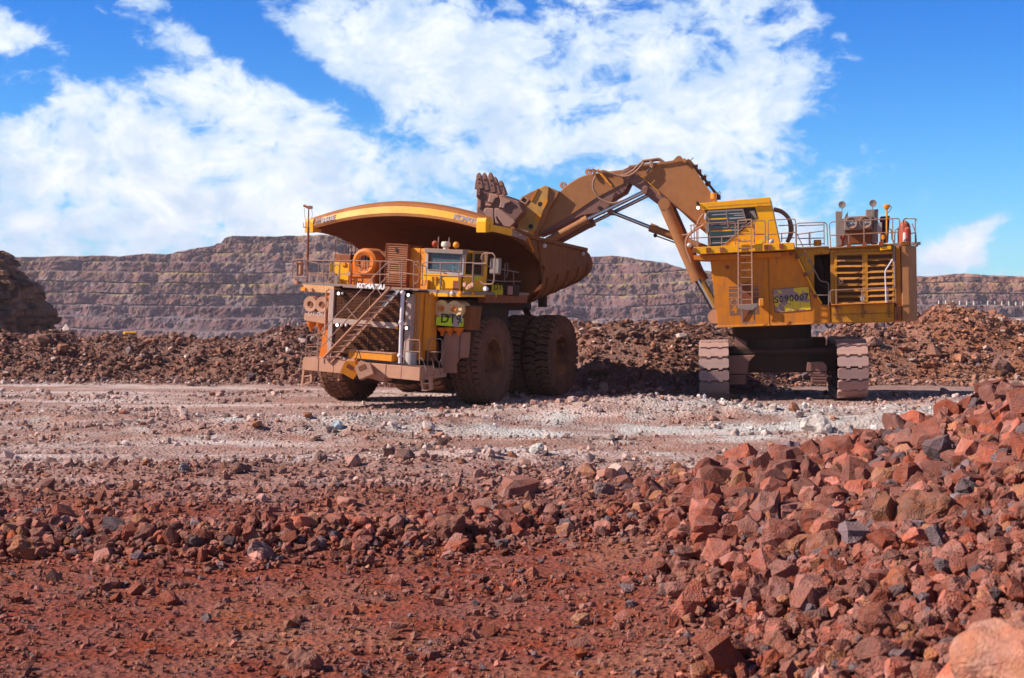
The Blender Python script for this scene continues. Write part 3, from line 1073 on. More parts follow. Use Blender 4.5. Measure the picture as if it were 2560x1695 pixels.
YEL = paint('yellow_paint', (.86, .37, .004), .16, .42)
YELD = paint('yellow_paint_dusty', (.74, .25, .006), .5, .55)
ORA = paint('orange_paint', (.60, .135, .005), .3, .5)
ORAM = paint('shovel_orange', (.62, .185, .003), .50, .5, rust=.4, streak=1.1, dustc=(.34, .12, .045))
OLIV = paint('shovel_yellow', (.54, .215, .005), .50, .5, rust=.5, streak=.9, dustc=(.32, .12, .04))
CABY = paint('cab_yellow', (.82, .36, .004), .2, .4, rust=.4)
REDB = paint('louvre_red', (.19, .042, .014), .35, .6)
DUST = paint('dust_coated', (.47, .245, .155), .6, .8, dustc=(.42, .20, .13), spec=.15)
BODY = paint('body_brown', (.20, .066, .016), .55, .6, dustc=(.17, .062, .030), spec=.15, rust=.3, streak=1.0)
BODYU = paint('body_under', (.12, .032, .007), .4, .7, dustc=(.09, .028, .012), spec=.1)  # underside brown, darkened to deepen the shade below the canopy
ARMP = paint('arm_brown', (.37, .15, .05), .6, .6, dustc=(.29, .125, .07), spec=.15, rust=.35, streak=.8)
BUCK = paint('bucket_steel', (.22, .105, .08), .6, .7, dustc=(.25, .12, .09), spec=.15, rust=.25)
BRACK = paint('bracket_yellow', (.55, .27, .06), .7, .6, dustc=(.33, .15, .07), rust=.2)
RAIL = paint('rail_steel', (.22, .145, .125), .5, .55, spec=.3)
GREY = paint('grey_paint', (.20, .175, .165), .45, .6)
GREYL = paint('grey_light', (.36, .35, .35), .35, .5)
DARK = paint('dark_steel', (.045, .026, .02), .3, .8, dustc=(.10, .05, .035), spec=.1)
TYRE = paint('tyre_rubber', (.125, .055, .034), .7, .9, dustc=(.235, .11, .068), spec=.1)
TYRG = paint('tyre_groove', (.045, .022, .015), .35, .95, dustc=(.09, .04, .025), spec=.05)
RIMM = paint('rim_paint', (.11, .042, .02), .6, .8, spec=.15)
TRAK = paint('track_steel', (.36, .22, .19), .6, .6, dustc=(.38, .21, .165), spec=.3)
WHT = paint('white_paint', (.62, .56, .58), .25, .5)
REDP = paint('red_paint', (.33, .03, .015), .4, .45)
BLK = paint('black_rubber', (.012, .011, .011), .12, .6, spec=.3)
LIME = paint('lime_plate', (.52, .66, .015), .10, .5, spec=.2)
PLATY = paint('yellow_plate', (.62, .50, .02), .18, .5, spec=.2)
AMBR = paint('amber_plastic', (.85, .28, .02), .1, .3)
HOSE = paint('hose', (.26, .15, .11), .5, .6)


def plain(name, col, rough=.4, metal=0.0, emit=None, es=0.0, spec=.5):
    m, N, b = base_mat(name)
    n = N.noise(N.new('ShaderNodeNewGeometry').outputs['Position'], 11, 4, .6)
    N.put(b.inputs['Base Color'], N.scalec(N.mix(0.0, col, col), N.m('ADD', .85, N.m('MULTIPLY', n, .3))))
    b.inputs['Roughness'].default_value = rough
    b.inputs['Metallic'].default_value = metal
    b.inputs['Specular IOR Level'].default_value = spec
    if emit:
        b.inputs['Emission Color'].default_value = (*emit, 1)
        b.inputs['Emission Strength'].default_value = es
    return m


CHROME = plain('chrome_rod', (.55, .53, .52), .16, 1.0)
LAMP = plain('lamp_lit', (.9, .9, .85), .3, 0, (1, .97, .85), 1.3)
LAMPOFF = plain('lamp_lens', (.50, .36, .33), .25)
INK = plain('ink_dark', (.015, .013, .012), .6)
INKG = plain('ink_grey', (.26, .20, .22), .6)
INKM = plain('ink_mid', (.13, .10, .11), .6)
INKW = plain('ink_white', (.72, .70, .68), .6)
INKF = plain('ink_faded', (.50, .36, .30), .7)
SCRN = plain('screen_pink', (.50, .22, .20), .3)
PAPER = plain('papers', (.30, .55, .60), .6)
HGRN = plain('hat_green', (.45, .60, .10), .4)
HBLU = plain('hat_blue', (.14, .48, .75), .4)
HCYN = plain('hat_cyan', (.20, .62, .68), .6)
gm, GN, gb = base_mat('window_glass')
gb.inputs['Base Color'].default_value = (.32, .42, .50, 1)
gb.inputs['Roughness'].default_value = .06
gb.inputs['Transmission Weight'].default_value = .82
gb.inputs['IOR'].default_value = 1.25
GLASS = gm
DGLASS = plain('tinted_glass', (.012, .012, .012), .08, spec=.8)
# ---------------------------------------------------------------- dump truck
def root(name, label, cat, origin, mat=None, group=None):
    o = bpy.data.objects.new(name, None)
    COL.objects.link(o)
    o.matrix_world = Matrix.Translation(origin) @ (mat if mat is not None else Matrix.Identity(4))
    return tag(o, label, cat, group)


TO, TYAW = (-3.99, 59.2, 0.0), math.radians(25)
TF_ = Frame(TO, TYAW, 0.06)      # chassis leans a little to its left
TB2 = Frame(TO, TYAW, 0.02)      # dump body
truck = root('dump_truck', 'huge dusty yellow mining dump truck waiting under the excavator bucket', 'dump truck', TO, TF_.m)
RC, RB = TF_.roll, TB2.roll
on = TF_.on


def part(mb, name, mat, parent=None, **k):
    return mb.build(name, mat, parent if parent is not None else truck, **({'xf': RC} if parent is None else {}), **k)


def rbox(mb, ax, v0, v1, view, p0, p1):
    """box whose front face spans two sighted corners on plane y=v0 and runs back to v1"""
    a, b = on('y', v0, view, p0, p1)
    return mb.box((a.x, v0, a.z), (b.x, v1, b.z))


def rails(paths, name='railing', mat=None, r=.021, fr=on, parent=None, builder=None):
    runs = []
    for plane, view, pts in paths:
        P = [fr(plane[0], plane[1], view, p) for p in pts]
        runs.append(rounded(P, .12) if len(P) > 2 else P)
    # rails that touch are one welded railing; separate ones are separate parts
    grp = list(range(len(runs)))

    def near(A, B):
        for a_, seg in ((A, B), (B, A)):
            for p in a_:
                for q0, q1 in zip(seg[:-1], seg[1:]):
                    d = q1 - q0
                    t = max(0, min(1, (p - q0).dot(d) / max(d.dot(d), 1e-9)))
                    if (p - q0 - d * t).length < .16:
                        return True
        return False
    for i in range(len(runs)):
        for j in range(i):
            if grp[i] != grp[j] and near(runs[i], runs[j]):
                old, new = grp[i], grp[j]
                grp = [new if g == old else g for g in grp]
    for g in sorted(set(grp)):
        mb = MB()
        for k, R_ in enumerate(runs):
            if grp[k] == g:
                mb.path(R_, r, 6)
        o = (builder or part)(mb, name, mat or RAIL, parent, smooth=True)
    return o


# --- wheels
def tyre_mesh(kind):
    R, Wd = 1.78, 1.22
    mb = MB()
    h = Wd / 2
    rb = R - .125
    prof = [(.84, -h * .72), (.98, -h * .90), (1.25, -h * 1.0), (1.50, -h * .97), (rb - .05, -h * .90), (rb, -h * .76), (rb + .012, 0), (rb, h * .76), (rb - .05, h * .90), (1.50, h * .97), (1.25, h * 1.0), (.98, h * .90), (.84, h * .72)]
    mb.lathe(prof, (0, 0, 0), (1, 0, 0), 72)

    def lug(a0, a1, poly):
        # poly: list of (lateral, angle) corners, radial from rb-.03 to R
        vs = []
        for rr in (0, 1):
            for x, a in poly:
                ed = max(0, abs(x) / h - .74) * .55
                r_ = (rb - .05 if rr == 0 else R - ed * .5) - (0 if abs(x) < h * .8 else .01)
                if abs(x) > h * .98 and rr == 0:
                    r_ = R - .30
                vs.append((x, r_ * math.sin(a), r_ * math.cos(a)))
        n = len(poly)
        mb.add(vs, [tuple(range(n, 2 * n)), tuple(range(n - 1, -1, -1))] + [(i, (i + 1) % n, n + (i + 1) % n, n + i) for i in range(n)])
    if kind == 'front':
        n = 44
        da = 2 * math.pi / n
        for i in range(n):
            a = i * da
            g = da * .13
            for s in (-1, 1):
                x0, x1 = s * h * .66, s * h * 1.0
                lug(0, 0, [(x0, a + g), (x1, a + g * 1.2), (x1, a + da - g * 1.2), (x0, a + da - g)][::s])
                c0, c1 = s * h * .27, s * h * .62
                q = a + da * .5
                lug(0, 0, [(c0, q + g), ((c0 + c1) / 2, q - da * .18), (c1, q + g), (c1, q + da - g), ((c0 + c1) / 2, q + da * .82), (c0, q + da - g)][::s])
            lug(0, 0, [(-h * .23, a + g), (0, a + da * .22), (h * .23, a + g), (h * .23, a + da - g), (0, a + da * .98), (-h * .23, a + da - g)])
    else:
        n = 34
        da = 2 * math.pi / n
        for i in range(n):
            for s in (-1, 1):
                a = (i + (.5 if s > 0 else 0)) * da
                lug(0, 0, [(s * .03, a), (s * h * .45, a + da * .22), (s * h * .75, a + da * .1), (s * h * 1.0, a + da * .1), (s * h * 1.0, a + da * .76), (s * h * .75, a + da * .78), (s * h * .45, a + da * .92), (s * .03, a + da * .70)][::s])
    return mb


def rim_mesh():
    mb = MB()
    mb.lathe([(.93, .44), (.93, .50), (.86, .54), (.80, .50), (.76, .30), (.74, .10), (.66, .02), (.42, .0), (.38, .12), (.30, .16), (.0001, .17)], (0, 0, 0), (1, 0, 0), 48)
    for k in range(20):
        a = k * math.pi / 10
        c = Vector((.01, .58 * math.sin(a), .58 * math.cos(a)))
        mb.tube(c, c + Vector((.06, 0, 0)), .03, 6)
    mb.lathe([(.97, -.5), (.97, .38), (.84, .44)], (0, 0, 0), (1, 0, 0), 40)
    return mb


proto = {}


def wheel(kind, x, y, flip=False, steer=0.0):
    if kind not in proto:
        t = tyre_mesh(kind).build('wheel', TYRE, truck, smooth=False)
        t.data.materials.append(TYRG)
        for i, pg in enumerate(t.data.polygons):
            if i < 72 * 12 and 4 <= i % 12 <= 7:
                pg.material_index = 1
        r_ = rim_mesh().build('rim', RIMM, t, smooth=True)
        proto[kind] = (t, r_)
    else:
        t0, r0 = proto[kind]
        t = t0.copy(); COL.objects.link(t)
        r_ = r0.copy(); COL.objects.link(r_); r_.parent = t
    t.matrix_local = Matrix.Translation((x, y, 1.76)) @ Matrix.Rotation(math.pi * flip + steer, 4, 'Z') @ Matrix.Rotation(.13 * x, 4, 'X')
    return t


wheel('front', 3.08, 0.0)
wheel('front', -3.08, 0.0, True)
for x_, fl in ((3.42, False), (2.06, False), (-3.42, True), (-2.06, True)):
    wheel('rear', x_, 6.15, fl)

# --- frame and axles
mb = MB()
for s in (-1, 1):
    mb.box((s * 1.0, -3.6, 1.55), (s * 1.45, 8.2, 2.55))
mb.box((-1.45, -3.4, 1.0), (1.45, -1.6, 1.75))
mb.tube((-2.4, 0, 1.76), (2.4, 0, 1.76), .42, 16)
mb.box((-1.5, -.7, 1.1), (1.5, .7, 2.4))
mb.tube((-3.2, 6.15, 1.76), (3.2, 6.15, 1.76), .78, 20)
mb.tube((-1.3, 6.15, 1.76), (1.3, 6.15, 1.76), 1.15, 20)
mb.tube((-1.9, -.2, 1.9), (-1.9, -.3, 4.0), .24, 12)
mb.tube((1.9, -.2, 1.9), (1.9, -.3, 4.0), .24, 12)
part(mb, 'chassis_frame', DARK)
mb = MB()
mb.box((-1.55, -3.75, 1.9), (1.55, -1.6, 4.35))
mb.box((-3.2, -2.2, 2.9), (-1.6, 2.2, 4.35))
mb.box((1.6, -2.1, 2.9), (3.0, 2.2, 4.35))
mb.box((-2.2, 1.2, 1.4), (-1.45, 4.0, 3.4))
mb.box((1.45, 1.2, 1.4), (2.2, 4.0, 3.4))
mb.box((-1.4, 2.0, 2.3), (1.4, 5.0, 3.9))
part(mb, 'engine_bay', DARK)
mb = MB()
for s in (-1, 1):
    mb.tube((s * 1.75, 2.2, 2.0), (s * 1.75, 4.6, 4.4), .22, 14)
part(mb, 'hoist_cylinder', DARK, smooth=True)
mb = MB()
mb.tube((1.9, 8.9, 1.9), (1.9, 6.3, 3.9), .14, 10)
mb.tube((2.0, 4.35, 3.9), (2.0, 4.35, 4.6), .07, 8)
part(mb, 'suspension', DARK)

# --- bumper with its catwalk
V0 = -4.6
a, b = on('y', V0, '3', (175, 972), (1625, 1045))
zt = (a.z + b.z) / 2
zb = zt - .50
xs_ = [on('y', V0, '3', (q, 1000)).x for q in (175, 375, 560, 1205, 1395, 1625)]
for i in range(5):
    mb = MB().box((xs_[i] + .008, V0 + .01 * (i % 2), zb), (xs_[i + 1] - .008, V0 + 1.05, zt))
    part(mb, 'bumper_beam', DUST, bevel=.015)
mb = MB()
xa, xb = on('y', V0, '3', (1000, 1100)).x, on('y', V0, '3', (1160, 1165)).x
mb.prism([(xs_[2] + .3, V0 + .1, zb), (xb, V0 + .1, zb), (xb, V0 + .1, zb - .16), (xs_[3] - .3, V0 + .1, zb - .16), (xa + .1, V0 + .1, zb - .10)], (0, .6, 0))
for q in (590, 1155):
    x_ = on('y', V0, '3', (q, 1100)).x
    mb.box((x_ - .04, V0 + .2, zb - .3), (x_ + .04, V0 + .4, zb))
mb.box((xs_[0] + .1, V0 + 1.0, zb + .1), (xs_[0] + .9, V0 + 1.7, zb + .45))
mb.box((xs_[5] - 1.0, V0 + 1.0, zb + .05), (xs_[5] + .02, V0 + 2.1, zb + .42))
part(mb, 'bumper_skirt', DUST)
mb = MB()
for k in range(14):
    x_ = xs_[4] + .03 + (xs_[5] - xs_[4] - .06) * k / 13
    mb.box((x_ - .012, V0 + .05, zt), (x_ + .012, V0 + 1.0, zt + .03))
part(mb, 'step_grating', RAIL)

# hoops and grab rails on the catwalk
rails([(('y', V0 + .1), '3', [(218, 960), (228, 675), (370, 675), (352, 960)]), (('y', V0 + .1), '3', [(222, 818), (362, 820)]),
       (('y', V0 + .9), '3', [(272, 950), (285, 890), (310, 875), (345, 880)]),
       (('y', V0 - .02), '3', [(205, 885), (175, 890), (142, 1080), (185, 1100)])], r=.021)
rails([(('y', V0 + .1), '3', [(1418, 1022), (1440, 730), (1620, 735), (1610, 1030)]), (('y', V0 + .1), '3', [(1430, 873), (1615, 880)]),
       (('y', V0 + 1.0), '3', [(1708, 1040), (1725, 718), (1890, 722), (1880, 1040)]), (('y', V0 + 1.0), '3', [(1716, 880), (1885, 882)]),
       (('y', V0 + .2), '3', [(1615, 958), (1650, 965), (1712, 1165), (1665, 1182)]), (('y', V0 + .8), '3', [(1745, 955), (1770, 985), (1800, 1140), (1770, 1175)]),
       (('y', V0 + 1.2), '3', [(1985, 680), (1885, 960), (1845, 1030), (1875, 1165)]), (('y', V0 + 1.2), '3', [(1785, 860), (1800, 940), (1850, 1010)])], r=.021)
for side, q in ((0, [(205, 1075), (180, 1290), (300, 1080), (290, 1250)]), (1, [(1635, 1180), (1665, 1355), (1745, 1185), (1755, 1345)])):
    P = on('y', V0 + .35, '3', *q)
    mb = MB()
    mb.bar(P[0], P[1], .09, .16, (0, 1, 0)).bar(P[2], P[3], .09, .16, (0, 1, 0))
    for t in (.5, .98):
        mb.bar(P[0].lerp(P[1], t), P[2].lerp(P[3], t), .14, .05, (0, 0, 1))
    part(mb, 'step_ladder', DUST)

mb = MB()
a, b = on('y', V0 + .12, '3', (740, 880), (1270, 1000))
c_ = on('y', V0 + .12, '3', (1270, 890))
mb.box((a.x, V0 + .12, b.z), (b.x, V0 + .85, (a.z + c_.z) / 2))
bb = part(mb, 'battery_box', YELD, bevel=.012)
mb = MB().box((a.x - .03, V0 + .09, (a.z + c_.z) / 2), (b.x + .03, V0 + .88, (a.z + c_.z) / 2 + .035))
for t in (.08, .72):
    x_ = a.x + (b.x - a.x) * t
    mb.path(rounded([(x_ - .05, V0 + .3, (a.z + c_.z) / 2), (x_ - .05, V0 + .3, (a.z + c_.z) / 2 + .14), (x_ + .06, V0 + .3, (a.z + c_.z) / 2 + .14), (x_ + .06, V0 + .3, (a.z + c_.z) / 2)], .05), .014, 5)
mb.build('lid', DUST, bb)

# --- radiator grille
VD = -3.4
zd = (on('y', VD, 'H', (300, 800)).z + on('y', VD, 'I', (1000, 845)).z) / 2      # walking surface of the deck
VG = -3.95
gl, gr_ = on('y', VG, '3', (580, 140)), on('y', VG, '3', (1465, 160))
gbm = on('y', VG, '3', (575, 885)).z - .15
gt = (gl.z + gr_.z) / 2 + .03
xl, xr = gl.x, gr_.x
mb = MB()
nsl = 46
for k in range(nsl):
    z_ = gbm + (gt - gbm) * (k + .5) / nsl
    mb.prism([(xl, VG - .02, z_ - .012), (xl, VG - .035, z_ + .012), (xl, VG + .05, z_ + .02)], (xr - xl, 0, 0))
for k in range(1, 24):
    x_ = xl + (xr - xl) * k / 24
    mb.box((x_ - .006, VG - .015, gbm), (x_ + .006, VG + .01, gt))
mb.box(((xl + xr) / 2 - .03, VG - .045, gbm), ((xl + xr) / 2 + .0, VG + .0, gt))
grl = part(mb, 'radiator_grille', paint('grille_brown', (.11, .042, .026), .45, .7))
mb = MB().box((xl, VG + .09, gbm), (xr, VG + .14, gt))
mb.build('radiator_core', DARK, grl)
mb = MB().box((xl - .20, VG - .09, gbm - .1), (xl - .003, VG + .6, gt + .0))
mb.box((xr + .003, VG - .09, gbm - .1), (xr + .24, VG + .6, gt))
zc = on('y', VG, '3', (900, 522)).z
mb.box((xl, VG - .08, zc - .13), (xr, VG + .02, zc + .10))
mb.box((xl, VG - .06, gbm - .12), (xr, VG + .1, gbm - .003))
part(mb, 'grille_frame', paint('frame_grey', (.40, .30, .27), .5, .6), bevel=.01)
# header with maker's lettering
a, b = on('y', VG - .1, 'H', (1060, 795), (2040, 925))
mb = MB().box((a.x, VG - .24, b.z), (b.x + .45, VG - .1, zd - .055))
hd = part(mb, 'grille_header', GREY, bevel=.01)
t0 = on('y', VG - .14, 'H', (1360, 925))
text('lettering', 'KOMATSU', (t0.x, VG - .255, b.z + .04), (1, 0, 0), (0, 0, 1), .175, INKW, hd, None, .014, 1.0, .012, w=1.22)
mb = MB().prism([(a.x + .05, VG - .243, zd - .08), (a.x + .62, VG - .243, zd - .08), (a.x + .62, VG - .243, b.z + .02), (a.x + .16, VG - .243, b.z + .02)], (0, -.01, 0))
mb.build('badge', paint('badge_pink', (.42, .27, .24), .5), hd)


def lamp(view, c, r_, v, mat, name='headlight', lit=True, fr=on, builder=None):
    r = r_ * .75
    p = fr('y', v, view, c)
    mb = MB().lathe([(.0001, .0), (r * .8, .0), (r, .03), (r, .16), (r * .7, .2)], (p.x, v, p.z), (0, 1, 0), 16)
    h = (builder or part)(mb, name, DARK)
    MB().lathe([(.0001, -.04), (r * .55, -.025), (r * .86, -.005)], (p.x, v, p.z), (0, 1, 0), 16).build('lens', mat, h, smooth=True)


lamp('H', (925, 990), .095, VG - .2, LAMP)
lamp('H', (1010, 992), .085, VG - .2, LAMPOFF)
lamp('3', (1475, 185), .095, VG - .2, LAMP)
lamp('3', (603, 553), .10, VG - .2, LAMP)
lamp('3', (655, 557), .085, VG - .2, LAMPOFF)
lamp('3', (712, 557), .095, VG - .2, LAMPOFF)
lamp('3', (1335, 587), .095, VG - .2, AMBR)
lamp('3', (1452, 588), .10, VG - .2, LAMP)
# tall pale strut
P = on('y', VG - .45, '3', (1405, 160), (1388, 520), (1372, 925), (1372, 1020))
mb = MB().tube(P[0], P[1], .075, 12).tube(P[1], P[3], .068, 12)
for q in P[:3]:
    mb.ball(q, .11)
part(mb, 'stair_strut', WHT, smooth=True)

# --- stairway
VS = -4.72
s0, s1 = on('y', VS, '3', (580, 800), (1225, 120))
s_up = (s1 - s0).normalized()
lo = on('y', VS, '3', (500, 890))
mb = MB().bar(s0 - s_up * .75, s1 + s_up * .15, .05, .17, (0, 1, 0)).bar(s0 - s_up * .75 + Vector((0, .80, 0)), s1 + s_up * .15 + Vector((0, .80, 0)), .04, .06, (0, 1, 0))
stair = part(mb, 'stairway', DUST, bevel=.006)
ntr = 13
for k in range(ntr):
    p = (s0 - s_up * .62).lerp(s1 + s_up * .1, k / (ntr - 1)) + Vector((0.06, 0, -.07))
    MB().box((p.x - .14, VS + .03, p.z - .018), (p.x + .14, VS + .69, p.z + .018)).prism([(p.x + .03, VS + .05, p.z - .17), (p.x + .20, VS + .05, p.z - .17), (p.x + .36, VS + .05, p.z - .0), (p.x + .19, VS + .05, p.z - .0)], (0, .04, 0)).build('tread_and_lit_dash', GREYL if k > 9 else DUST, stair)  # slanted plate on each tread stands in for a sunlit dash between shadows
rails([(('y', VS), '3', [(375, 760), (385, 655), (1010, 0), (1200, -195), (1240, -215), (1300, -215)]), (('y', VS), '3', [(375, 760), (410, 820), (700, 510), (1065, 115), (1225, -50)]),
       (('y', VS), '3', [(720, 338), (862, 505)]), (('y', VS), '3', [(1020, 5), (1150, 190)]), (('y', VS), '3', [(430, 650), (582, 815)]),
       (('y', VS), '3', [(372, 760), (368, 965)])], name='handrail', r=.021)

# --- decks
VD = -3.4
zd = (on('y', VD, 'H', (300, 800)).z + on('y', VD, 'I', (1000, 845)).z) / 2      # walking surface
mb = MB()
mb.box((-3.75, VD + .02, zd - .10), (3.70, 2.6, zd))
mb.box((xl - .2, VG - .2, zd - .05), (xr + .55, VD + .02, zd - .01))
part(mb, 'deck', GREY)
a, b = on('y', VD, 'H', (100, 828), (820, 990))
mb = MB().box((a.x, VD, b.z), (b.x, VD + .5, zd - .105))
part(mb, 'deck_skirt', paint('skirt_pink', (.66, .34, .15), .55, .6), bevel=.01)
mb = MB()
p, q = on('y', VD - .02, 'H', (170, 895), (345, 905))
mb.box((p.x - .09, VD - .07, p.z - .07), (p.x + .09, VD, p.z + .07))
part(mb, 'marker_lamp', AMBR, bevel=.01)
mb = MB().tube((q.x, VD - .09, q.z), (q.x, VD, q.z), .06, 12)
part(mb, 'marker_lamp', DUST)
a, b, c_ = on('y', VD, 'I', (600, 862), (1290, 995), (800, 990))
sk = MB().prism([(a.x, VD, zd - .105), (b.x, VD, zd - .105), (b.x, VD, b.z), (c_.x, VD, c_.z)], (0, .35, 0))  # lower left corner cut slantwise, shaping in the diagonal shade edge
sk.box((b.x - .3, VD + .35, b.z), (b.x - .0, VD + 1.9, zd - .105))
sko = part(sk, 'deck_skirt', YEL, bevel=.01)
p, q = on('y', VD - .01, 'I', (700, 908), (1205, 955))
MB().prism([(p.x, VD - .006, p.z), (q.x, VD - .006, p.z - .0), (q.x, VD - .006, q.z + .03), (p.x + .22, VD - .006, q.z + .03)], (0, .004, 0)).build('white_stripe', WHT, sko)
for c, m_ in (((1237, 932), AMBR), ((1105, 932), WHT)):
    p = on('y', VD - .03, 'I', c)
    part(MB().lathe([(.0001, -.06), (.07, -.05), (.085, 0), (.085, .05)], (p.x, VD - .03, p.z), (0, 1, 0), 12), 'marker_lamp', m_, smooth=True)
xd = b.x
part(MB().box((xd - .0, VD + 1.9, zd - .42), (xd - .3, 2.5, zd - .105)), 'deck_beam', REDB)
part(MB().box((-3.75, VD + .5, zd - .4), (-3.5, 2.5, zd - .105)), 'deck_beam', REDB)
p = on('x', xd + .01, 'I', (1445, 942))
part(MB().tube((xd, p.y, p.z), (xd + .04, p.y, p.z), .08, 12), 'marker_lamp', AMBR)

# --- cab
VC = -2.85
a, b = on('y', VC, 'I', (695, 190), (1300, 640))
xc0, xc1 = a.x, (b.x + on('y', VC, 'I', (1275, 640)).x) / 2
zc1, zc0 = a.z, b.z
VCB = VC + 2.1
wz0, wz1 = on('y', VC, 'I', (730, 548)).z, on('y', VC, 'I', (750, 262)).z
wx0, wx1 = on('y', VC, 'I', (725, 400)).x, on('y', VC, 'I', (1262, 400)).x
cab = MB()
# front surround of four members round the windscreen
cab.box((xc0, VC, zc0), (xc1, VC + .12, wz0)).box((xc0, VC, wz1), (xc1, VC + .12, zc1 - .16)).box((xc0, VC, wz0), (wx0, VC + .12, wz1)).box((wx1, VC, wz0), (xc1, VC + .12, wz1))
cabo = part(cab, 'cab', GREYL, bevel=.012)
MB().box((xc0 - .02, VC - .12, zc1 - .19), (xc1 + .02, VC + .3, zc1 - .02)).build('visor', GREY, cabo, bevel=.015)
MB().box((wx0, VC + .05, wz0), (wx1, VC + .065, wz1)).build('windscreen', GLASS, cabo)
fr_ = MB()
for p, q in (((wx0, wz0), (wx1, wz0)), ((wx1, wz0), (wx1, wz1)), ((wx1, wz1), (wx0, wz1)), ((wx0, wz1), (wx0, wz0))):
    fr_.bar((p[0], VC - .012, p[1]), (q[0], VC - .012, q[1]), .035, .035)
fr_.build('window_trim', RAIL, cabo)
cb = MB()
cb.box((xc0, VC + .12, zc1 - .13), (xc1, VCB, zc1 - .02))                # roof
cb.box((xc0, VC + .12, zd), (xc0 + .06, VCB, zc1 - .13))                # inboard wall
cb.box((xc0 + .06, VCB - .06, zd), (xc1, VCB, zc1 - .13))
cb.box((xc0 + .06, VC + .12, zc0 + .12), (xc1 - .06, VCB - .06, zc0 + .18))    # dash floor
cb.box((xc1 - .06, VC + .12, zd), (xc1, VCB - .06, wz0 - .1))            # door lower
cb.box((xc1 - .06, VC + .12, wz1 + .08), (xc1, VCB - .06, zc1 - .13))
for y_ in (VC + .12, VC + .80, VCB - .46):
    cb.box((xc1 - .06, y_, wz0 - .1), (xc1, y_ + (.10 if y_ < VCB - .5 else .40), wz1 + .08))
cb.build('cab_shell', YEL, cabo, bevel=.008)
MB().box((xc1 - .035, VC + .22, wz0 - .1), (xc1 - .03, VC + .80, wz1 + .08)).build('side_window', DGLASS, cabo)
MB().box((xc1 - .035, VC + .90, wz0 - .1), (xc1 - .03, VCB - .46, wz1 + .08)).build('side_window', DGLASS, cabo)
dr = MB()
for p, q in (((VC + .84, wz0 - .12), (VCB - .42, wz0 - .12)), ((VCB - .42, wz0 - .12), (VCB - .42, wz1 + .1)), ((VC + .84, wz1 + .1), (VCB - .42, wz1 + .1)), ((VC + .84, zd + .1), (VC + .84, wz1 + .1))):
    dr.bar((xc1 + .01, p[0], p[1]), (xc1 + .01, q[0], q[1]), .05, .05, (1, 0, 0))
dr.build('door_frame', GREY, cabo)
MB().box((xc1 + .001, VC + .95, zd + .45), (xc1 + .015, VC + 1.5, zd + .62)).build('door_sticker', PLATY, cabo)
MB().box((wx0 + .3, VC + 1.5, zc0 + .2), (wx1 - .4, VC + 1.75, zc0 + 1.0)).build('seat', DARK, cabo, bevel=.05)
# wipers
wp = MB()
for c, d in (((955, 585), (1020, 615)), ((1130, 545), (1205, 605)), ((1040, 540), (1130, 590))):
    p, q = on('y', VC - .03, 'I', c, d)
    wp.bar(p, q, .03, .02)
wp.build('wiper', BLK, cabo)
# yellow front under the window
x0, x1 = on('y', VC - .12, 'I', (625, 700)).x, on('y', VC - .12, 'I', (1245, 700)).x
mb = MB().box((x0, VC - .12, zd), (x1, VC - .003, zc0 - .01))
nose = part(mb, 'cab_base_panel', YEL, bevel=.01)
vn = MB()
for c0 in (778, 838, 905):
    for k in range(15):
        p, q = on('y', VC - .125, 'I', (c0, 662 + k * 10), (c0 + 42, 667 + k * 10))
        vn.box((p.x, VC - .135, min(p.z, q.z)), (q.x, VC - .115, max(p.z, q.z)))
vn.build('vent_slots', paint('vent_dark', (.22, .09, .01), .2), nose)
p, q = on('y', VC - .125, 'I', (1130, 728), (1215, 818))
MB().box((p.x, VC - .128, zd), (q.x, VC - .118, p.z)).build('recess', REDB, nose)
p, q = on('y', VC - .125, 'I', (665, 715), (742, 815))
MB().box((p.x, VC - .30, zd), (q.x, VC - .12, p.z)).build('step_box', YELD, nose)
# roof fittings
zr = zc1 - .02
for c, m_, r in (((832, 160), REDP, .13), ((1178, 160), AMBR, .13)):
    p = on('y', VC + .2, 'I', c)
    lp = part(MB().tube((p.x, VC + .2, zr), (p.x, VC + .2, zr + .08), .05, 8), 'roof_lamp', DARK)
    MB().ball((p.x, VC + .2, zr + .18), r).build('lamp_dome', m_, lp, smooth=True)
p = on('y', VC + .2, 'I', (1010, 160))
part(MB().lathe([(.0001, .30), (.16, .28), (.19, .16), (.17, .1), (.1, .08), (.1, 0)], (p.x, VC + .2, zr), (0, 0, 1), 16), 'gps_dome', paint('cream', (.62, .56, .44), .2), smooth=True)
for c in ((895, -10), (1067, 10)):
    p = on('y', VC + .5, 'I', c)
    part(MB().tube((p.x, VC + .5, zr), (p.x, VC + .5, zr + .45), .025, 6).tube((p.x, VC + .5, zr + .4), (p.x, VC + .5, p.z), .008, 5), 'radio_aerial', RAIL)

# --- cabinets on the deck
a, b = on('y', -2.5, 'I', (355, 188), (700, 810))
xm = on('y', -2.5, 'I', (592, 400)).x
mb = MB().box((a.x, -2.5, zd), (xm - .008, -1.2, a.z)).box((xm + .008, -2.49, zd), (b.x, -1.2, a.z))
cbn = part(mb, 'electrical_cabinet', YELD, bevel=.012)
bt = MB()
for x_ in (a.x + .07, xm - .08, xm + .08, b.x - .07):
    for k in range(6):
        z_ = zd + .15 + (a.z - zd - .3) * k / 5
        bt.tube((x_, -2.515, z_), (x_, -2.5, z_), .018, 6)
bt.build('bolts', REDB, cbn)
a, b = on('y', -2.75, 'I', (42, 130), (360, 785))
mb = MB().box((a.x, -2.70, zd), (b.x, -1.6, a.z))
for p, q in (((a.x, zd), (a.x, a.z)), ((b.x, zd), (b.x, a.z)), ((a.x, a.z), (b.x, a.z))):
    mb.bar((p[0], -2.75, p[1]), (q[0], -2.75, q[1]), .05, .05)
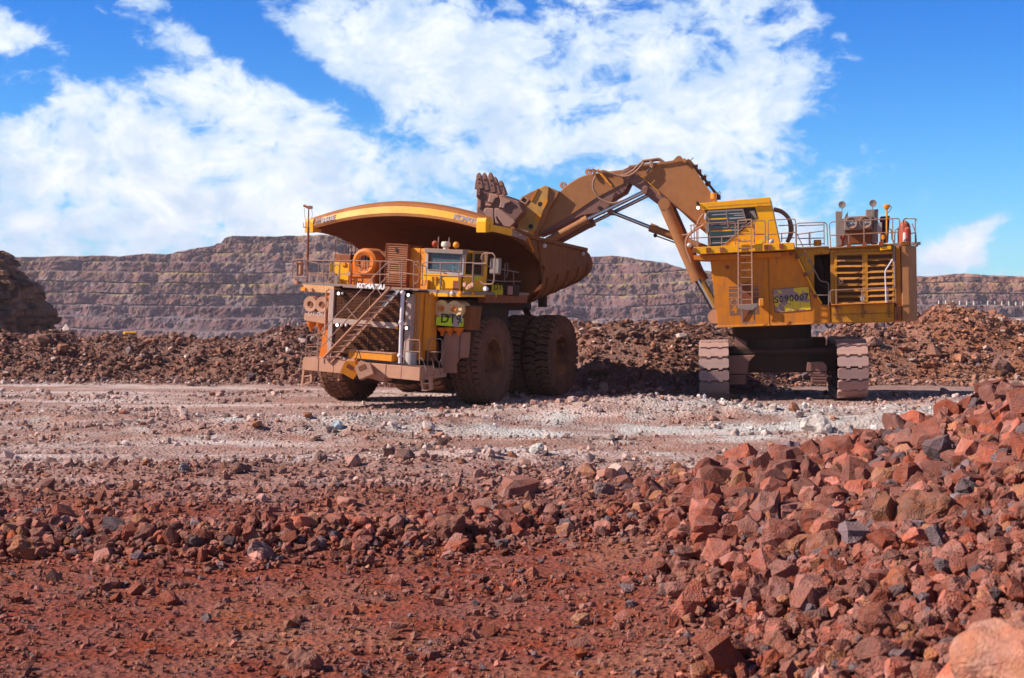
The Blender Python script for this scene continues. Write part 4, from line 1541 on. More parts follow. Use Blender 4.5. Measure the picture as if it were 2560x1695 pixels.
lv = part(mb, 'louvred_cabinet', REDB, bevel=.008)
nl = 19
for k in range(nl):
    z_ = zd + .06 + (a.z - zd - .1) * k / nl
    MB().prism([(a.x + .04, -2.705, z_ + .10), (a.x + .04, -2.76, z_ + .02), (a.x + .04, -2.705, z_)], (b.x - a.x - .08, 0, 0)).build('louvre', REDB, lv)
p, q = on('y', -2.78, 'I', (183, 195), (212, 262))
MB().box((p.x, -2.79, q.z), (q.x, -2.765, p.z)).build('latch', BLK, lv)

# blower
c = on('y', -2.95, 'H', (1490, 310))
mb = MB().lathe([(.28, 0), (.43, -.05), (.54, .0), (.56, .1), (.56, .9), (.3, .9), (.27, .3)], (c.x, -2.95, c.z), (0, 1, 0), 40, True)
bl = part(mb, 'blower', ORA, smooth=True)
xa, xb = on('y', -2.9, 'H', (1225, 600)).x, on('y', -2.9, 'H', (1700, 600)).x
MB().prism([(xa, -2.9, zd), (xb, -2.9, zd), (xb - .02, -2.9, c.z), (c.x + .45, -2.9, c.z + .05), (c.x - .45, -2.9, c.z + .02), (xa, -2.9, c.z - .2)], (0, .9, 0)).build('blower_casing', ORA, bl, bevel=.012)
MB().prism([(xb + .02, -2.4, zd), (xb + .45, -2.4, zd), (xb + .45, -2.4, c.z + .2), (c.x + .3, -2.4, c.z + .48), (xb + .02, -2.4, c.z)], (0, 1.0, 0)).build('duct', REDB, bl, bevel=.02)
gd = MB()
for k in range(-1, 2):
    gd.tube((c.x + k * .14, -3.0, c.z - .33), (c.x + k * .14, -3.0, c.z + .33), .013, 5)
gd.tube((c.x - .4, -3.0, c.z - .1), (c.x + .35, -3.0, c.z - .12), .014, 5)
gd.build('guard_bars', RAIL, bl)
MB().lathe([(.0001, -.12), (.12, -.1), (.16, 0), (.16, .2)], (c.x - .02, -2.7, c.z - .05), (0, 1, 0), 16).build('motor', DUST, bl, smooth=True)
MB().lathe([(.0001, 0), (.29, 0)], (c.x, -2.5, c.z), (0, 1, 0), 24).build('intake', BLK, bl)

a, b = on('y', -2.8, 'H', (735, 300), (1140, 760))
mb = MB().box((a.x, -2.8, zd), (b.x, -2.0, a.z))
yb_ = part(mb, 'tool_box', YEL, bevel=.015)
p, q = on('y', -2.82, 'H', (1000, 310), (1080, 390))
MB().box((p.x, -2.86, q.z), (q.x, -2.8, p.z)).build('hinge_plate', YELD, yb_)
a, b = on('y', -1.6, 'H', (860, 125), (1140, 265))
part(MB().box((a.x, -1.6, zd), (b.x + .1, -.6, a.z)), 'oil_tank', REDB, bevel=.02)
a, b = on('y', -3.0, 'H', (840, 600), (905, 700))
part(MB().box((a.x, -3.0, zd), (b.x, -2.9, a.z)).tube((a.x - .2, -2.9, zd + .25), (a.x - .2, -2.8, zd + .25), .2, 14), 'reel', GREY)
a, b = on('y', VD - .02, 'H', (1115, 515), (1200, 605))
part(MB().box((a.x, VD - .08, b.z), (b.x, VD + .03, a.z)), 'junction_box', DUST, bevel=.01)

# railings round the decks
D = ('y', VD + .03)
rails([(D, 'H', [(250, 790), (250, 272), (1200, 275), (2030, 290), (2030, 770)]), (D, 'H', [(250, 550), (2020, 578)])] +
      [(D, 'H', [(x_, 275), (x_ - 8, 790)]) for x_ in (600, 783, 828, 1190, 1838)] +
      [(D, 'H', [(775, 345), (700, 345), (665, 380), (665, 680), (700, 725), (760, 722)]), (D, 'H', [(835, 400), (860, 365), (930, 365), (945, 400), (925, 740)]), (D, 'H', [(960, 275), (945, 760)])], r=.021)
rails([(('y', -1.2), 'H', [(490, 760), (500, 345), (250, 290)]), (('y', -1.2), 'H', [(250, 570), (700, 640)]), (('y', -1.0), 'H', [(500, 345), (740, 370)]), (('y', -1.0), 'H', [(690, 370), (690, 640)]),
       (('y', -2.9), 'H', [(255, 440), (420, 760)])], r=.022)
rails([(('y', -1.0), 'H', [(1200, 250), (1220, -70), (880, -180), (860, -170), (845, 240)]), (('y', -1.0), 'H', [(870, 90), (1350, 100)]), (('y', -1.4), 'H', [(860, 60), (850, -40), (800, -40), (760, 0), (755, 200), (800, 250), (850, 245)]),
       (('y', -1.4), 'H', [(1190, -120), (1080, -100), (1055, -60), (1055, 200), (1090, 245), (1180, 245)]), (('y', -1.0), 'H', [(1150, -120), (1140, 240)]), (('y', -1.0), 'H', [(1290, -20), (1300, 100), (1290, 250)])], r=.021)
F2 = ('y', VG - .15)
rails([(F2, 'I', [(85, 770), (92, 378), (330, 380), (490, 405), (480, 850)]), (F2, 'I', [(95, 600), (295, 602), (560, 635)]), (F2, 'I', [(300, 380), (288, 860)]), (('y', VG + .5), 'I', [(270, 780), (262, 440), (95, 440)]),
       (('y', VD - .05), 'I', [(495, 470), (500, 430), (530, 410), (580, 430), (590, 480), (570, 720), (540, 770), (485, 775)]), (('y', VD - .05), 'I', [(500, 470), (540, 470), (580, 540), (575, 700)])], r=.021)
D3 = ('y', VD + .06)
rails([(D3, 'I', [(625, 820), (628, 432), (1470, 437)]), (D3, 'I', [(650, 640), (1450, 665)]), (D3, 'I', [(928, 435), (922, 850)]), (D3, 'I', [(1227, 437), (1215, 850)]), (D3, 'I', [(1458, 440), (1445, 800)]),
       (D3, 'I', [(635, 490), (665, 485), (690, 520), (685, 760), (655, 810)])], r=.021)
xside = ('x', xd - .05)
rails([(xside, '2', [(830, 795), (1060, 850), (1325, 900)]), (xside, '2', [(1270, 890), (1275, 1165)]), (xside, '2', [(960, 985), (1150, 1000), (1350, 1000)]), (xside, '2', [(1175, 800), (1172, 1010)]), (xside, '2', [(1200, 790), (1210, 900), (1190, 960)])], r=.021)

# mirrors
rails([(('y', -3.5), 'I', [(1600, 390), (1588, 340), (1625, 280), (1780, 282), (1815, 335), (1795, 745), (1760, 788), (1620, 785), (1565, 735)]), (('y', -3.5), 'I', [(1675, 262), (1675, 455)]), (('y', -3.5), 'I', [(1675, 450), (1470, 450)])], name='mirror_bracket', r=.03)
a, b = on('y', -3.4, 'I', (1728, 350), (1895, 632))
part(MB().box((a.x, -3.4, b.z), (b.x, -3.28, a.z)), 'mirror', GREY, bevel=.05)
rails([(('y', -3.5), '1', [(340, 825), (175, 828), (158, 845), (150, 1025), (165, 1040), (330, 1042)]), (('y', -3.5), '1', [(205, 830), (205, 1040)])], name='mirror_bracket', r=.03)
a, b = on('y', -3.4, '1', (195, 850), (258, 1025))
part(MB().box((a.x, -3.4, b.z), (b.x, -3.2, a.z)), 'mirror', DUST, bevel=.05)
for c in ((185, 1090), (205, 1105)):
    p = on('y', -3.45, '1', c)
    part(MB().lathe([(.0001, -.1), (.08, -.09), (.1, 0), (.05, .1)], (p.x, -3.45, p.z), (0, 1, 0), 12), 'work_lamp', DUST)
for c in ((1330, 795), (1375, 840), (1450, 800), (1410, 820), (1665, 862)):
    p = on('y', -3.45, 'I', c)
    part(MB().lathe([(.0001, -.08), (.085, -.07), (.10, 0), (.05, .1)], (p.x, -3.45, p.z), (.3, 1, 0), 12), 'work_lamp', DUST if c[0] != 1665 else WHT)
# mast at the left corner
M1 = [on('y', -3.3, '1', c) for c in ((330, 1120), (348, 430), (352, 180))]
mb = MB().tube(M1[0], M1[1], .045, 8).tube(M1[1], M1[2], .026, 8)
P = on('y', -3.3, '1', (290, 165), (340, 188), (395, 190), (365, 165), (285, 430), (288, 375), (350, 432))
mb.bar(P[0], P[1], .06, .09).bar(P[1], P[2], .06, .12).tube(P[3], P[3] - Vector((0, 0, .15)), .02, 6).tube(P[4], P[6], .02, 6).tube(P[4], P[5], .012, 6)
for pts in (((297, 190), (305, 310), (325, 415)), ((385, 200), (395, 290), (355, 380))):
    mb.path(spline([on('y', -3.3, '1', q) for q in pts]), .008, 4)
part(mb, 'mast', REDB)

# air filters and number boxes
for (c0, r) in (((268, 295), .31), ((410, 300), .31)):
    p = on('y', -3.55, '3', c0)
    f = part(MB().lathe([(.09, .02), (r - .01, .0), (r, .03), (r, .75), (.09, .75)], (p.x, -3.55, p.z), (0, 1, 0), 32), 'air_filter', DUST, smooth=True)
    MB().lathe([(.0001, .03), (.115, .03), (.125, -.01), (.115, -.01)], (p.x, -3.55, p.z), (0, 1, 0), 20).build('intake_hole', REDB, f)
a, b = on('y', -3.5, '3', (200, 405), (450, 540))
nb = part(MB().prism([(a.x, -3.5, a.z), (b.x, -3.5, a.z), (b.x, -3.5, b.z), (a.x, -3.5, b.z + .08)], (0, .7, 0)), 'number_box', DUST, bevel=.015)
text('lettering', 'DT-091', (a.x + .17, -3.505, b.z + .28), (1, 0, 0), (0, 0, 1), .2, INKF, nb, None, .006, .95, .004)
for c0 in ((285, 560), (395, 560)):
    p = on('y', -3.3, '3', c0)
    part(MB().lathe([(.2, .16), (.16, 0), (.07, -.1), (.06, -.22)], (p.x, -3.3, p.z), (0, 0, 1), 14), 'drain_valve', ORA, smooth=True)
mb = MB()
a, b = on('y', -3.3, '3', (465, 165), (548, 700))
mb.box((a.x, -3.3, b.z), (b.x, -2.6, a.z))
a, b = on('y', -3.4, '3', (395, 610), (540, 960))
mb.prism([(a.x, -3.4, b.z), (b.x, -3.4, b.z), (b.x - .1, -3.4, a.z), (a.x + .15, -3.4, a.z)], (0, .8, 0))
part(mb, 'side_frame', ORA, bevel=.01)
rails([(('y', -3.7), '3', [(505, 112), (470, 130), (462, 320), (450, 655)]), (('y', -3.7), '3', [(512, 180), (500, 500)])], name='vertical_pipe', r=.035, mat=DUST)

for (c0, r) in (((1878, 350), .335), ((2035, 358), .335)):
    p = on('y', -3.1, '3', c0)
    f = part(MB().lathe([(.09, .02), (r - .01, .0), (r, .03), (r, .75), (.09, .75)], (p.x, -3.1, p.z), (0, 1, 0), 32), 'air_filter', paint('filter_cream', (.66, .45, .22), .45), smooth=True)
    MB().lathe([(.0001, .02), (.12, .02), (.13, -.03), (.11, -.03)], (p.x, -3.1, p.z), (0, 1, 0), 20).build('intake_hole', ORA, f)
a, b = on('y', -2.8, '3', (1795, 290), (2235, 600))
part(MB().prism([(a.x, -2.8, a.z), (b.x, -2.8, a.z), (b.x - .05, -2.8, b.z - .06), (a.x, -2.8, b.z + .1)], (0, .9, 0)), 'filter_housing', BODY, bevel=.015)
a, b = on('y', -3.15, '3', (1813, 448), (2100, 575))
pl = part(MB().box((a.x, -3.15, b.z), (b.x, -2.8, a.z)), 'number_plate', LIME, bevel=.008)
xq = a.x + (b.x - a.x) * .70
MB().box((xq, -3.153, b.z + .005), (b.x - .005, -3.146, a.z - .005)).build('shaded_patch', paint('plate_shade', (.38, .27, .22), .4), pl)  # right end of the plate lies in shade, painted in as a greyer colour
text('lettering', 'DT9', (a.x + .2, -3.16, b.z + .12), (1, 0, 0), (0, 0, 1), .36, INK, pl, None, .006, 1.0, .005)
text('lettering', '1', (a.x + .98, -3.16, b.z + .12), (1, 0, 0), (0, 0, 1), .36, INKM, pl, None, .002, 1.0, .005)  # numeral inside the painted shade, in a greyer ink
for c0 in ((1890, 620), (1985, 620), (2090, 620)):
    p = on('y', -2.9, '3', c0)
    part(MB().lathe([(.22, .12), (.18, 0), (.07, -.08), (.06, -.2)], (p.x, -2.9, p.z), (0, 0, 1), 14), 'drain_valve', ORA, smooth=True)
P = on('y', -2.75, '3', (1915, 640), (2112, 640), (2090, 960), (2050, 1040), (2055, 1140), (1885, 1140), (1880, 900))
part(MB().prism(P, (0, .12, 0)).prism([P[1], P[2], P[2] + Vector((0, .9, 0)), P[1] + Vector((0, .9, 0))], (-.05, 0, 0)), 'mud_guard', paint('guard_brown', (.33, .16, .115), .5, .6), bevel=.01)
a, b = on('y', -3.7, '3', (1520, 170), (1690, 900))
mb = MB().box((a.x, -3.7, b.z - .3), (b.x - .3, -3.0, zd - .11)).box((b.x - .28, -3.5, b.z + .1), (b.x, -2.9, zd - .11))
co_ = part(mb, 'side_column', YELD, bevel=.015)
hz = MB()
for k, q in enumerate((360, 520, 640, 775)):
    p = on('y', -3.72, '3', (1535, q))
    hz.tube((p.x - .05, -3.74, p.z), (p.x + .07, -3.71, p.z), .05, 8)
hz.path([on('y', -3.72, '3', q) for q in ((1598, 200), (1590, 500), (1578, 870))], .022, 6)
hz.build('cable_run', DUST, co_)
a, b = on('y', -3.6, '3', (1500, 880), (1610, 1040))
part(MB().tube(((a.x + b.x) / 2, -3.9, zt), ((a.x + b.x) / 2, -3.9, a.z), (b.x - a.x) / 2, 16), 'fire_bottle', GREYL, smooth=True)
a, b = on('y', -3.2, '3', (1640, 740), (1760, 1000))
part(MB().box((a.x, -3.2, b.z), (b.x, -2.7, a.z)), 'valve_box', BODY, bevel=.02)
# second number plate and lamp box further back
a, b = on('y', -.7, '2', (1028, 1025), (1145, 1135))
p2 = part(MB().box((a.x, -.7, b.z - .05), (b.x, -.66, a.z - .03)).tube((a.x + .2, -.66, zd - .2), (a.x + .2, -.6, a.z), .02, 6), 'number_plate', PLATY)
text('lettering', 'DT91', (a.x + .1, -.705, b.z + .12), (1, 0, 0), (0, 0, 1), .24, INK, p2, None, .006, .8, .004)
a, b = on('y', -.3, '2', (1160, 1035), (1265, 1165))
sb = part(MB().box((a.x, -.3, b.z), (b.x, .3, a.z)), 'lamp_box', DARK, bevel=.02)
MB().box((a.x + .2, -.32, b.z + .05), (b.x - .02, -.303, a.z - .05)).build('lamp_face', SCRN, sb)

# --- dump body
onb = TB2.on
HW = 4.1
ARCH = .60
rim = onb('x', HW, 'P', (1223, 560), (1279, 571), (1330, 594), (1464, 624), (1475, 636), (1483, 660))
cur = onb('x', HW, 'P', (1219, 577), (1250, 583), (1279, 592), (1312, 613), (1337, 637), (1362, 668))
low = onb('x', HW, 'P', (1356, 705), (1483, 661))
yf, zf = cur[0].y, cur[0].z
prof = [Vector((0, p.y, p.z)) for p in cur] + [Vector((0, cur[-1].y - .05, cur[-1].z - .55)), Vector((0, cur[-1].y - .35, 4.75)), Vector((0, cur[-1].y - .95, 4.15)), Vector((0, cur[-1].y - .8, 3.95)),
                                               Vector((0, cur[-1].y + 1.0, 4.05)), Vector((0, low[1].y - .9, 4.95)), Vector((0, low[1].y - .1, 5.3)), Vector((0, low[1].y + .1, 5.75))]
prof = spline(prof, 5)
hwp = np.interp(np.arange(len(prof)), [0, 25, 32, 38, 44, 55, len(prof) - 6, len(prof) - 1], [HW, HW, HW - .08, HW - .35, HW - .75, HW - .8, HW - .6, HW - .25])
nu = 33
verts, faces = [], []
for i, p in enumerate(prof):
    arch = ARCH * max(0, 1 - i / 26) ** .8
    for k in range(nu):
        t = -1 + 2 * k / (nu - 1)
        x_ = t * hwp[i]
        edge = max(0, abs(t) - .82) / .18
        dz = arch * (1 - abs(t) ** 2.0)
        dy = -.45 * (1 - edge ** 2) * min(1, max(0, (i - 16) / 12)) * max(0, 1 - max(0, i - 34) / 12)
        up = .0 if i < 42 else .55 * edge ** 2
        verts.append((x_, p.y + dy, p.z + dz + up))
for i in range(len(prof) - 1):
    for k in range(nu - 1):
        a = i * nu + k
        faces.append((a, a + 1, a + nu + 1, a + nu))
mb = MB().add(verts, faces)
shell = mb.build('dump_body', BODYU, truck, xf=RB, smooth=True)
md = shell.modifiers.new('thick', 'SOLIDIFY')
md.thickness = .09
md.offset = 1
# side walls
for s in (1, -1):
    poly = [(s * HW, p.y, p.z) for p in rim] + [(s * HW, low[1].y, low[1].z), (s * HW, low[0].y, low[0].z)] + [(s * HW, p.y, p.z) for p in cur[::-1]]
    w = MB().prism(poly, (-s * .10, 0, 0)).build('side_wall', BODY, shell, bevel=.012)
    # skirt from the wall down to the rounded floor, with straps
    sk, sf = [], []
    n2 = 14
    for i in range(n2 + 1):
        t = i / n2
        y_ = low[0].y + (low[1].y - low[0].y) * t - .05
        zt_ = low[0].z + (low[1].z - low[0].z) * t
        zb_ = 4.12 + (5.15 - 4.12) * t ** 1.1
        for k in range(8):
            a = k / 7 * math.pi / 2
            sk.append((s * (HW - 1.0 * (1 - math.cos(a))), y_, zt_ - (zt_ - zb_) * math.sin(a)))
    for i in range(n2):
        for k in range(7):
            a = i * 8 + k
            sf.append((a, a + 8, a + 9, a + 1))
    MB().add(sk, sf).build('floor_skirt', BODY, shell, smooth=True)
    for t in (.08, .28, .48, .68, .88):
        y_ = low[0].y + (low[1].y - low[0].y) * t
        zt_ = low[0].z + (low[1].z - low[0].z) * t
        zb_ = 4.12 + (5.15 - 4.12) * t ** 1.1
        pts = [(s * (HW - 1.0 * (1 - math.cos(k / 8 * math.pi / 2)) + .04), y_, zt_ + .12 - (zt_ + .14 - zb_) * math.sin(k / 8 * math.pi / 2)) for k in range(9)]
        MB().path(pts, .055, 6).build('rib', BODY, shell, smooth=True)
    # top rail
    tr_ = MB()
    R_ = [Vector((s * (HW + .03), p.y, p.z)) for p in rim[1:4]]
    for p, q in zip(R_[:-1], R_[1:]):
        tr_.bar(p, q, .16, .14)
    tr_.build('top_rail', BODY, shell)
# vertical stiffeners and crease lines on the near wall
for px, m_ in ((1344, BODY), (1316, YELD)):
    P = onb('x', HW + .02, 'P', (px if px != 1316 else 1318, 600 if px == 1344 else 592), (px + 12 if px == 1344 else 1332, 690 if px == 1344 else 628))
    MB().bar(P[0], P[1], .04, .10, (1, 0, 0)).build('stiffener', m_, shell)
for q in ((1361, 614), (1457, 634)):
    p = onb('x', HW + .05, 'P', q)
    MB().ball(p, .10).build('lifting_pin', WHT, shell)
# belly floor detail
MB().box((-1.2, 3.0, 3.75), (-.8, 8.8, 4.2)).box((.8, 3.0, 3.75), (1.2, 8.8, 4.2)).build('body_rail', DARK, shell)
p = onb('x', 3.3, 'P', (1359, 762))
MB().box((3.1, p.y - .15, p.z - .1), (3.4, p.y + .15, p.z + .6)).box((-3.4, p.y - .15, p.z - .1), (-3.1, p.y + .15, p.z + .6)).build('body_stop', DARK, shell)
# yellow canopy lip: three facets following the arch
lipv, lipf = [], []
NL = 40
sec = [(.30, .60), (-.02, .52), (-.05, .49), (-.09, .37), (-.19, .10), (-.14, -.02), (.05, -.01), (.30, .1)]
for i in range(NL + 1):
    t = -1 + 2 * i / NL
    z_ = zf + .01 + ARCH * (1 - abs(t) ** 2.0)
    for dy, dz in sec:
        lipv.append((t * (HW + .02), yf + dy, z_ + dz * (1.0 - .12 * abs(t))))
m8 = len(sec)
for i in range(NL):
    for k in range(m8):
        lipf.append((i * m8 + k, (i + 1) * m8 + k, (i + 1) * m8 + (k + 1) % m8, i * m8 + (k + 1) % m8))
lipf += [tuple(range(m8)), tuple(range((NL + 1) * m8 - 1, NL * m8 - 1, -1))]
lip = MB().add(lipv, lipf).build('canopy_lip', paint('lip_yellow', (.82, .31, .004), .18, .45), shell)
lip.data.materials.append(paint('lip_top', (.34, .10, .008), .4, .6, dustc=(.26, .085, .03)))
lip.data.materials.append(paint('lip_lower', (.62, .27, .09), .5, .6))
for i, pg in enumerate(lip.data.polygons):
    if i < NL * m8:
        pg.material_index = {0: 1, 1: 1, 2: 1, 4: 2, 5: 2}.get(i % m8, 0)
for s in (-1, 1):
    MB().prism([(s * (HW + .03), yf - .21, zf - .08), (s * (HW + .03), yf + .45, zf - .02), (s * (HW + .03), yf + .45, zf + .40), (s * (HW + .03), yf - .15, zf + .50), (s * (HW + .03), yf - .21, zf + .35)], (-s * .42, 0, 0)).build('lip_corner', YEL, shell, bevel=.02)
# inner roof sheet of the canopy (top surface)
tv, tf = [], []
for i in range(13):
    p = prof[min(i * 2, 24)]
    arch = ARCH * max(0, 1 - i * 2 / 26) ** .8
    for k in range(17):
        t = -1 + k / 8
        tv.append((t * HW * .99, yf + .3 + (prof[24].y - yf) * i / 12, max(zf + .52 + ARCH * (1 - abs(t) ** 2.0) * (1 - i / 20) - .02 * i, 0)))
for i in range(12):
    for k in range(16):
        a = i * 17 + k
        tf.append((a, a + 1, a + 18, a + 17))
# yellow strip along the near wall top with the model number plate
P = onb('x', HW + .045, 'P', (1224, 561), (1279, 571), (1279, 590), (1224, 577))
MB().prism(P, (.03, 0, 0)).build('trim_strip', YEL, shell)
P = onb('x', HW + .05, 'P', (1279, 571), (1316, 584), (1316, 603), (1279, 590))
np_ = MB().prism(P, (.02, 0, 0)).build('model_plate', paint('plate_brown', (.23, .13, .11), .4), shell)
d_ = (P[1] - P[0]).normalized()
text('lettering', '860E', P[3].lerp(P[2], .38) + Vector((.035, 0, .10)), d_, Vector((0, 0, 1)), .30, INKF, np_, None, .004, 1.35, .004)
for k in range(3):
    a_, b_2 = P[0].lerp(P[3], .25 + .28 * k), P[0].lerp(P[3], .25 + .28 * k) + (P[1] - P[0]) * .3
    MB().bar(a_ + Vector((.03, 0, 0)), b_2 + Vector((.03, 0, 0)), .02, .05, (1, 0, 0)).build('stripe', INKF, np_)


# lettering on the lip follows the arch, one letter at a time
def lip_letters(word, px0, px1, h, mat, bold, up_px=0, dz=.12):
    n = len(word)
    for i, ch in enumerate(word):
        px = px0 + (px1 - px0) * (i / max(n, 1))
        x_ = onb('y', yf - .2, 'P', (px, 530)).x
        t = x_ / (HW + .02)
        z_ = zf + .01 + ARCH * (1 - abs(t) ** 2.0) + dz * (1 - .1 * abs(t))
        sl = -ARCH * 2.0 * abs(t) ** .9 * (1 if t > 0 else -1) / HW
        text('lettering', ch, (x_, yf - .196, z_), (1, 0, sl), (-.0, .38, 1), h, mat, lip, None, bold, 1.15, .010)


lip_letters('KOMATSU', 1133, 1205, .20, INKG, .014)
lip_letters('860E', 803, 837, .22, INKG, .008)
for k in range(3):
    x0 = onb('y', yf - .2, 'P', (786, 545)).x
    x1 = onb('y', yf - .2, 'P', (802, 545)).x
    t0_, t1_ = x0 / (HW + .02), x1 / (HW + .02)
    zz = lambda t: zf + .02 + ARCH * (1 - abs(t) ** 2.0) + .13 + k * .09
    MB().bar((x0, yf - .19 + .02 * k, zz(t0_)), (x1, yf - .19 + .02 * k, zz(t1_)), .02, .05).build('stripe', INKG, lip)

# --- things on the truck
def loose(mb, name, label, cat, mat, at_world, group=None, xf=None):
    o = mb.build(name, mat)
    o.matrix_world = at_world
    return tag(o, label, cat, group)


TM_ = Matrix.Translation(TO) @ TF_.m @ RC
for c0, ang, lab, m_ in (((775, 1080), .45, 'yellow topped wheel chock hanging from the truck bumper, left of the pair', YELD), ((940, 1100), -.5, 'pinkish dusty wheel chock hanging from the truck bumper, right of the pair', DUST)):
    p = on('y', V0 - .28, '3', c0)
    mb = MB()
    mb.prism([(-.30, -.2, -.28), (.28, -.2, -.30), (.30, -.2, .12), (.02, -.2, .36), (-.30, -.2, .2)], (0, .42, 0))
    o = loose(mb, 'wheel_chock', lab, 'wheel chock', m_, TM_ @ Matrix.Translation(p) @ Matrix.Rotation(ang, 4, 'Y') @ Matrix.Rotation(.35, 4, 'Z'))
    rc = MB().box((-.17, -.215, .0), (.12, -.203, .17)).build('recess', REDB, o)
    MB().tube((0, 0, .3), (-.05 if ang > 0 else .05, .1, .75), .02, 6).build('hanging_strap', BLK, o)
zdash = zc0 + .18
for c0, m_, lab, cat in (((805, 510), HGRN, 'lime green hard hat on the truck dashboard', 'hard hat'), ((893, 500), HBLU, 'sky blue hard hat on the truck dashboard', 'hard hat'), ((1165, 515), HCYN, 'crumpled turquoise bundle behind the windscreen of the truck', 'bundle')):
    p = on('y', VC + .35, 'I', c0)
    zdash2 = p.z - .12
    mb = MB().ball((0, 0, 0), .17 if cat == 'hard hat' else .26, (1, 1, .95 if cat == 'hard hat' else .75), half=cat == 'hard hat')
    if cat == 'hard hat':
        mb.lathe([(.16, .0), (.2, -.01), (.2, -.025), (.0001, -.03)], (0, 0, 0), (0, 0, 1), 14)
    loose(mb, 'hard_hat' if cat == 'hard hat' else 'bundle', lab, cat, m_, TM_ @ Matrix.Translation((p.x, VC + .35, zdash2)))
mb = MB().box((-.85, -.15, -.03), (.75, .2, .03))
p = on('y', VC + .35, 'I', (1010, 545))
loose(mb, 'papers', 'pale blue papers spread along the truck dashboard', 'papers', PAPER, TM_ @ Matrix.Translation((p.x, VC + .35, p.z)))
# ---------------------------------------------------------------- hydraulic excavator
EO = (11.75, 62.6, 0.0)
EF = Frame(EO, math.radians(12), -0.021)
shov = root('mining_excavator', 'giant yellow orange excavator on crawler tracks reaching over the dump truck', 'excavator', EO, EF.m)
RS = EF.roll
sn = EF.on
YN = -3.0


def sp(mb, name, mat, parent=None, **k):
    return mb.build(name, mat, parent if parent is not None else shov, **({'xf': RS} if parent is None else {}), **k)


def plate(view, pts, y, depth, name, mat, parent=None, bevel=.012):
    return sp(MB().prism(sn('y', y, view, *pts), (0, depth, 0)), name, mat, parent, bevel=bevel)


# --- undercarriage
RU = RS @ Matrix.Rotation(math.radians(3.5), 4, 'Z')
xl_, xr_ = sn('y', -3.2, 'D', (282, 600)).x, sn('y', -3.2, 'D', (1607, 600)).x
xmid = (xl_ + xr_) / 2
RU = Matrix.Translation((0, 0, 0)) @ RU
shoe = MB()
sw, sl = 1.24, .50
P = [(-sw / 2, -sl * .36), (-sw / 2 + .07, -sl * .46), (-.28, -sl * .46), (-.28, -sl * .60), (-.13, -sl * .60), (-.13, -sl * .46), (.20, -sl * .46), (.20, -sl * .60), (.35, -sl * .60), (.35, -sl * .46), (sw / 2 - .07, -sl * .46), (sw / 2, -sl * .36),
     (sw / 2, sl * .30), (sw / 2 - .07, sl * .40), (.37, sl * .40), (.37, sl * .30), (.18, sl * .30), (.18, sl * .40), (-.11, sl * .40), (-.11, sl * .30), (-.30, sl * .30), (-.30, sl * .40), (-sw / 2 + .07, sl * .40), (-sw / 2, sl * .30)]
n = len(P)
shoe.add([(x, y, 0) for x, y in P] + [(x * .985, y * .97, .10) for x, y in P], [tuple(range(n - 1, -1, -1)), tuple(range(n, 2 * n))] + [(i, (i + 1) % n, n + (i + 1) % n, n + i) for i in range(n)])
for k in range(7):
    x_ = -.48 + .16 * k
    shoe.tube((x_, .0, .10), (x_, .0, .108), .022, 6)
shoe.box((-.5, -.10, -.16), (.5, .10, .0))
shoe_me = None
Rr, HL = 1.13, 2.25      # end radius, half straight
cz = Rr + .13
per = 4 * HL + 2 * math.pi * Rr
ns = 34


def loop_point(d):
    d = d % per
    if d < 2 * HL:
        return Vector((0, -HL + d, cz + Rr)), 0.0
    d -= 2 * HL
    if d < math.pi * Rr:
        a = d / Rr
        return Vector((0, HL + Rr * math.sin(a), cz + Rr * math.cos(a))), -a
    d -= math.pi * Rr
    if d < 2 * HL:
        return Vector((0, HL - d, cz - Rr)), -math.pi
    d -= 2 * HL
    a = d / Rr
    return Vector((0, -HL - Rr * math.sin(a), cz - Rr * math.cos(a))), -math.pi - a


for xt in (xl_, xr_):
    bm_ = MB().box((xt - .42, -HL - .3, .35), (xt + .42, HL + .3, 1.75))
    for yy in (-HL, HL):
        bm_.tube((xt - .40, yy, cz), (xt + .40, yy, cz), 1.0, 24)
    for k in range(7):
        yy = -HL + .4 + k * .62
        bm_.tube((xt - .45, yy, .42), (xt + .45, yy, .42), .26, 14)
    tk = bm_.build('crawler_track', DARK, shov, xf=RU)
    for k in range(ns):
        p, a = loop_point(per * k / ns)
        if shoe_me is None:
            o = shoe.build('track_shoe', TRAK, tk, bevel=0)
            shoe_me = o.data
        else:
            o = bpy.data.objects.new('track_shoe', shoe_me)
            COL.objects.link(o)
            o.parent = tk
        nrm = Vector((0, -math.sin(a), math.cos(a)))
        o.matrix_local = Matrix.Translation(p + Vector((xt, 0, 0))) @ Matrix.Rotation(a, 4, 'X')
mb = MB()
mb.box((xl_ + .45, -1.7, 1.12), (xr_ - .45, 1.7, 2.15))
mb.box((xl_ + .5, -2.2, 1.95), (xr_ - .5, 2.2, 2.12))
mb.tube((xmid, 0, 2.1), (xmid, 0, 2.55), 1.95, 40)
sp(mb, 'carbody', DARK)
a, b = sn('y', 0, 'D', (500, 130)), sn('y', 0, 'D', (1255, 300))
sp(MB().tube(((a.x + b.x) / 2, 0, 2.4), ((a.x + b.x) / 2, 0, 3.15), (b.x - a.x) / 2, 48), 'slew_ring', DARK, smooth=True)
plate('D', [(462, 418), (715, 415), (650, 480), (640, 590), (470, 590)], -2.7, .9, 'travel_motor_cover', BUCK)
plate('D', [(470, 600), (625, 600), (625, 692), (475, 692)], -2.75, .8, 'step_box', BUCK)
plate('D', [(1215, 482), (1370, 482), (1402, 510), (1402, 570), (1205, 565)], -2.7, .9, 'travel_motor_cover', BUCK)
plate('D', [(1248, 576), (1402, 576), (1400, 692), (1248, 680)], -2.75, .8, 'step_box', BUCK)
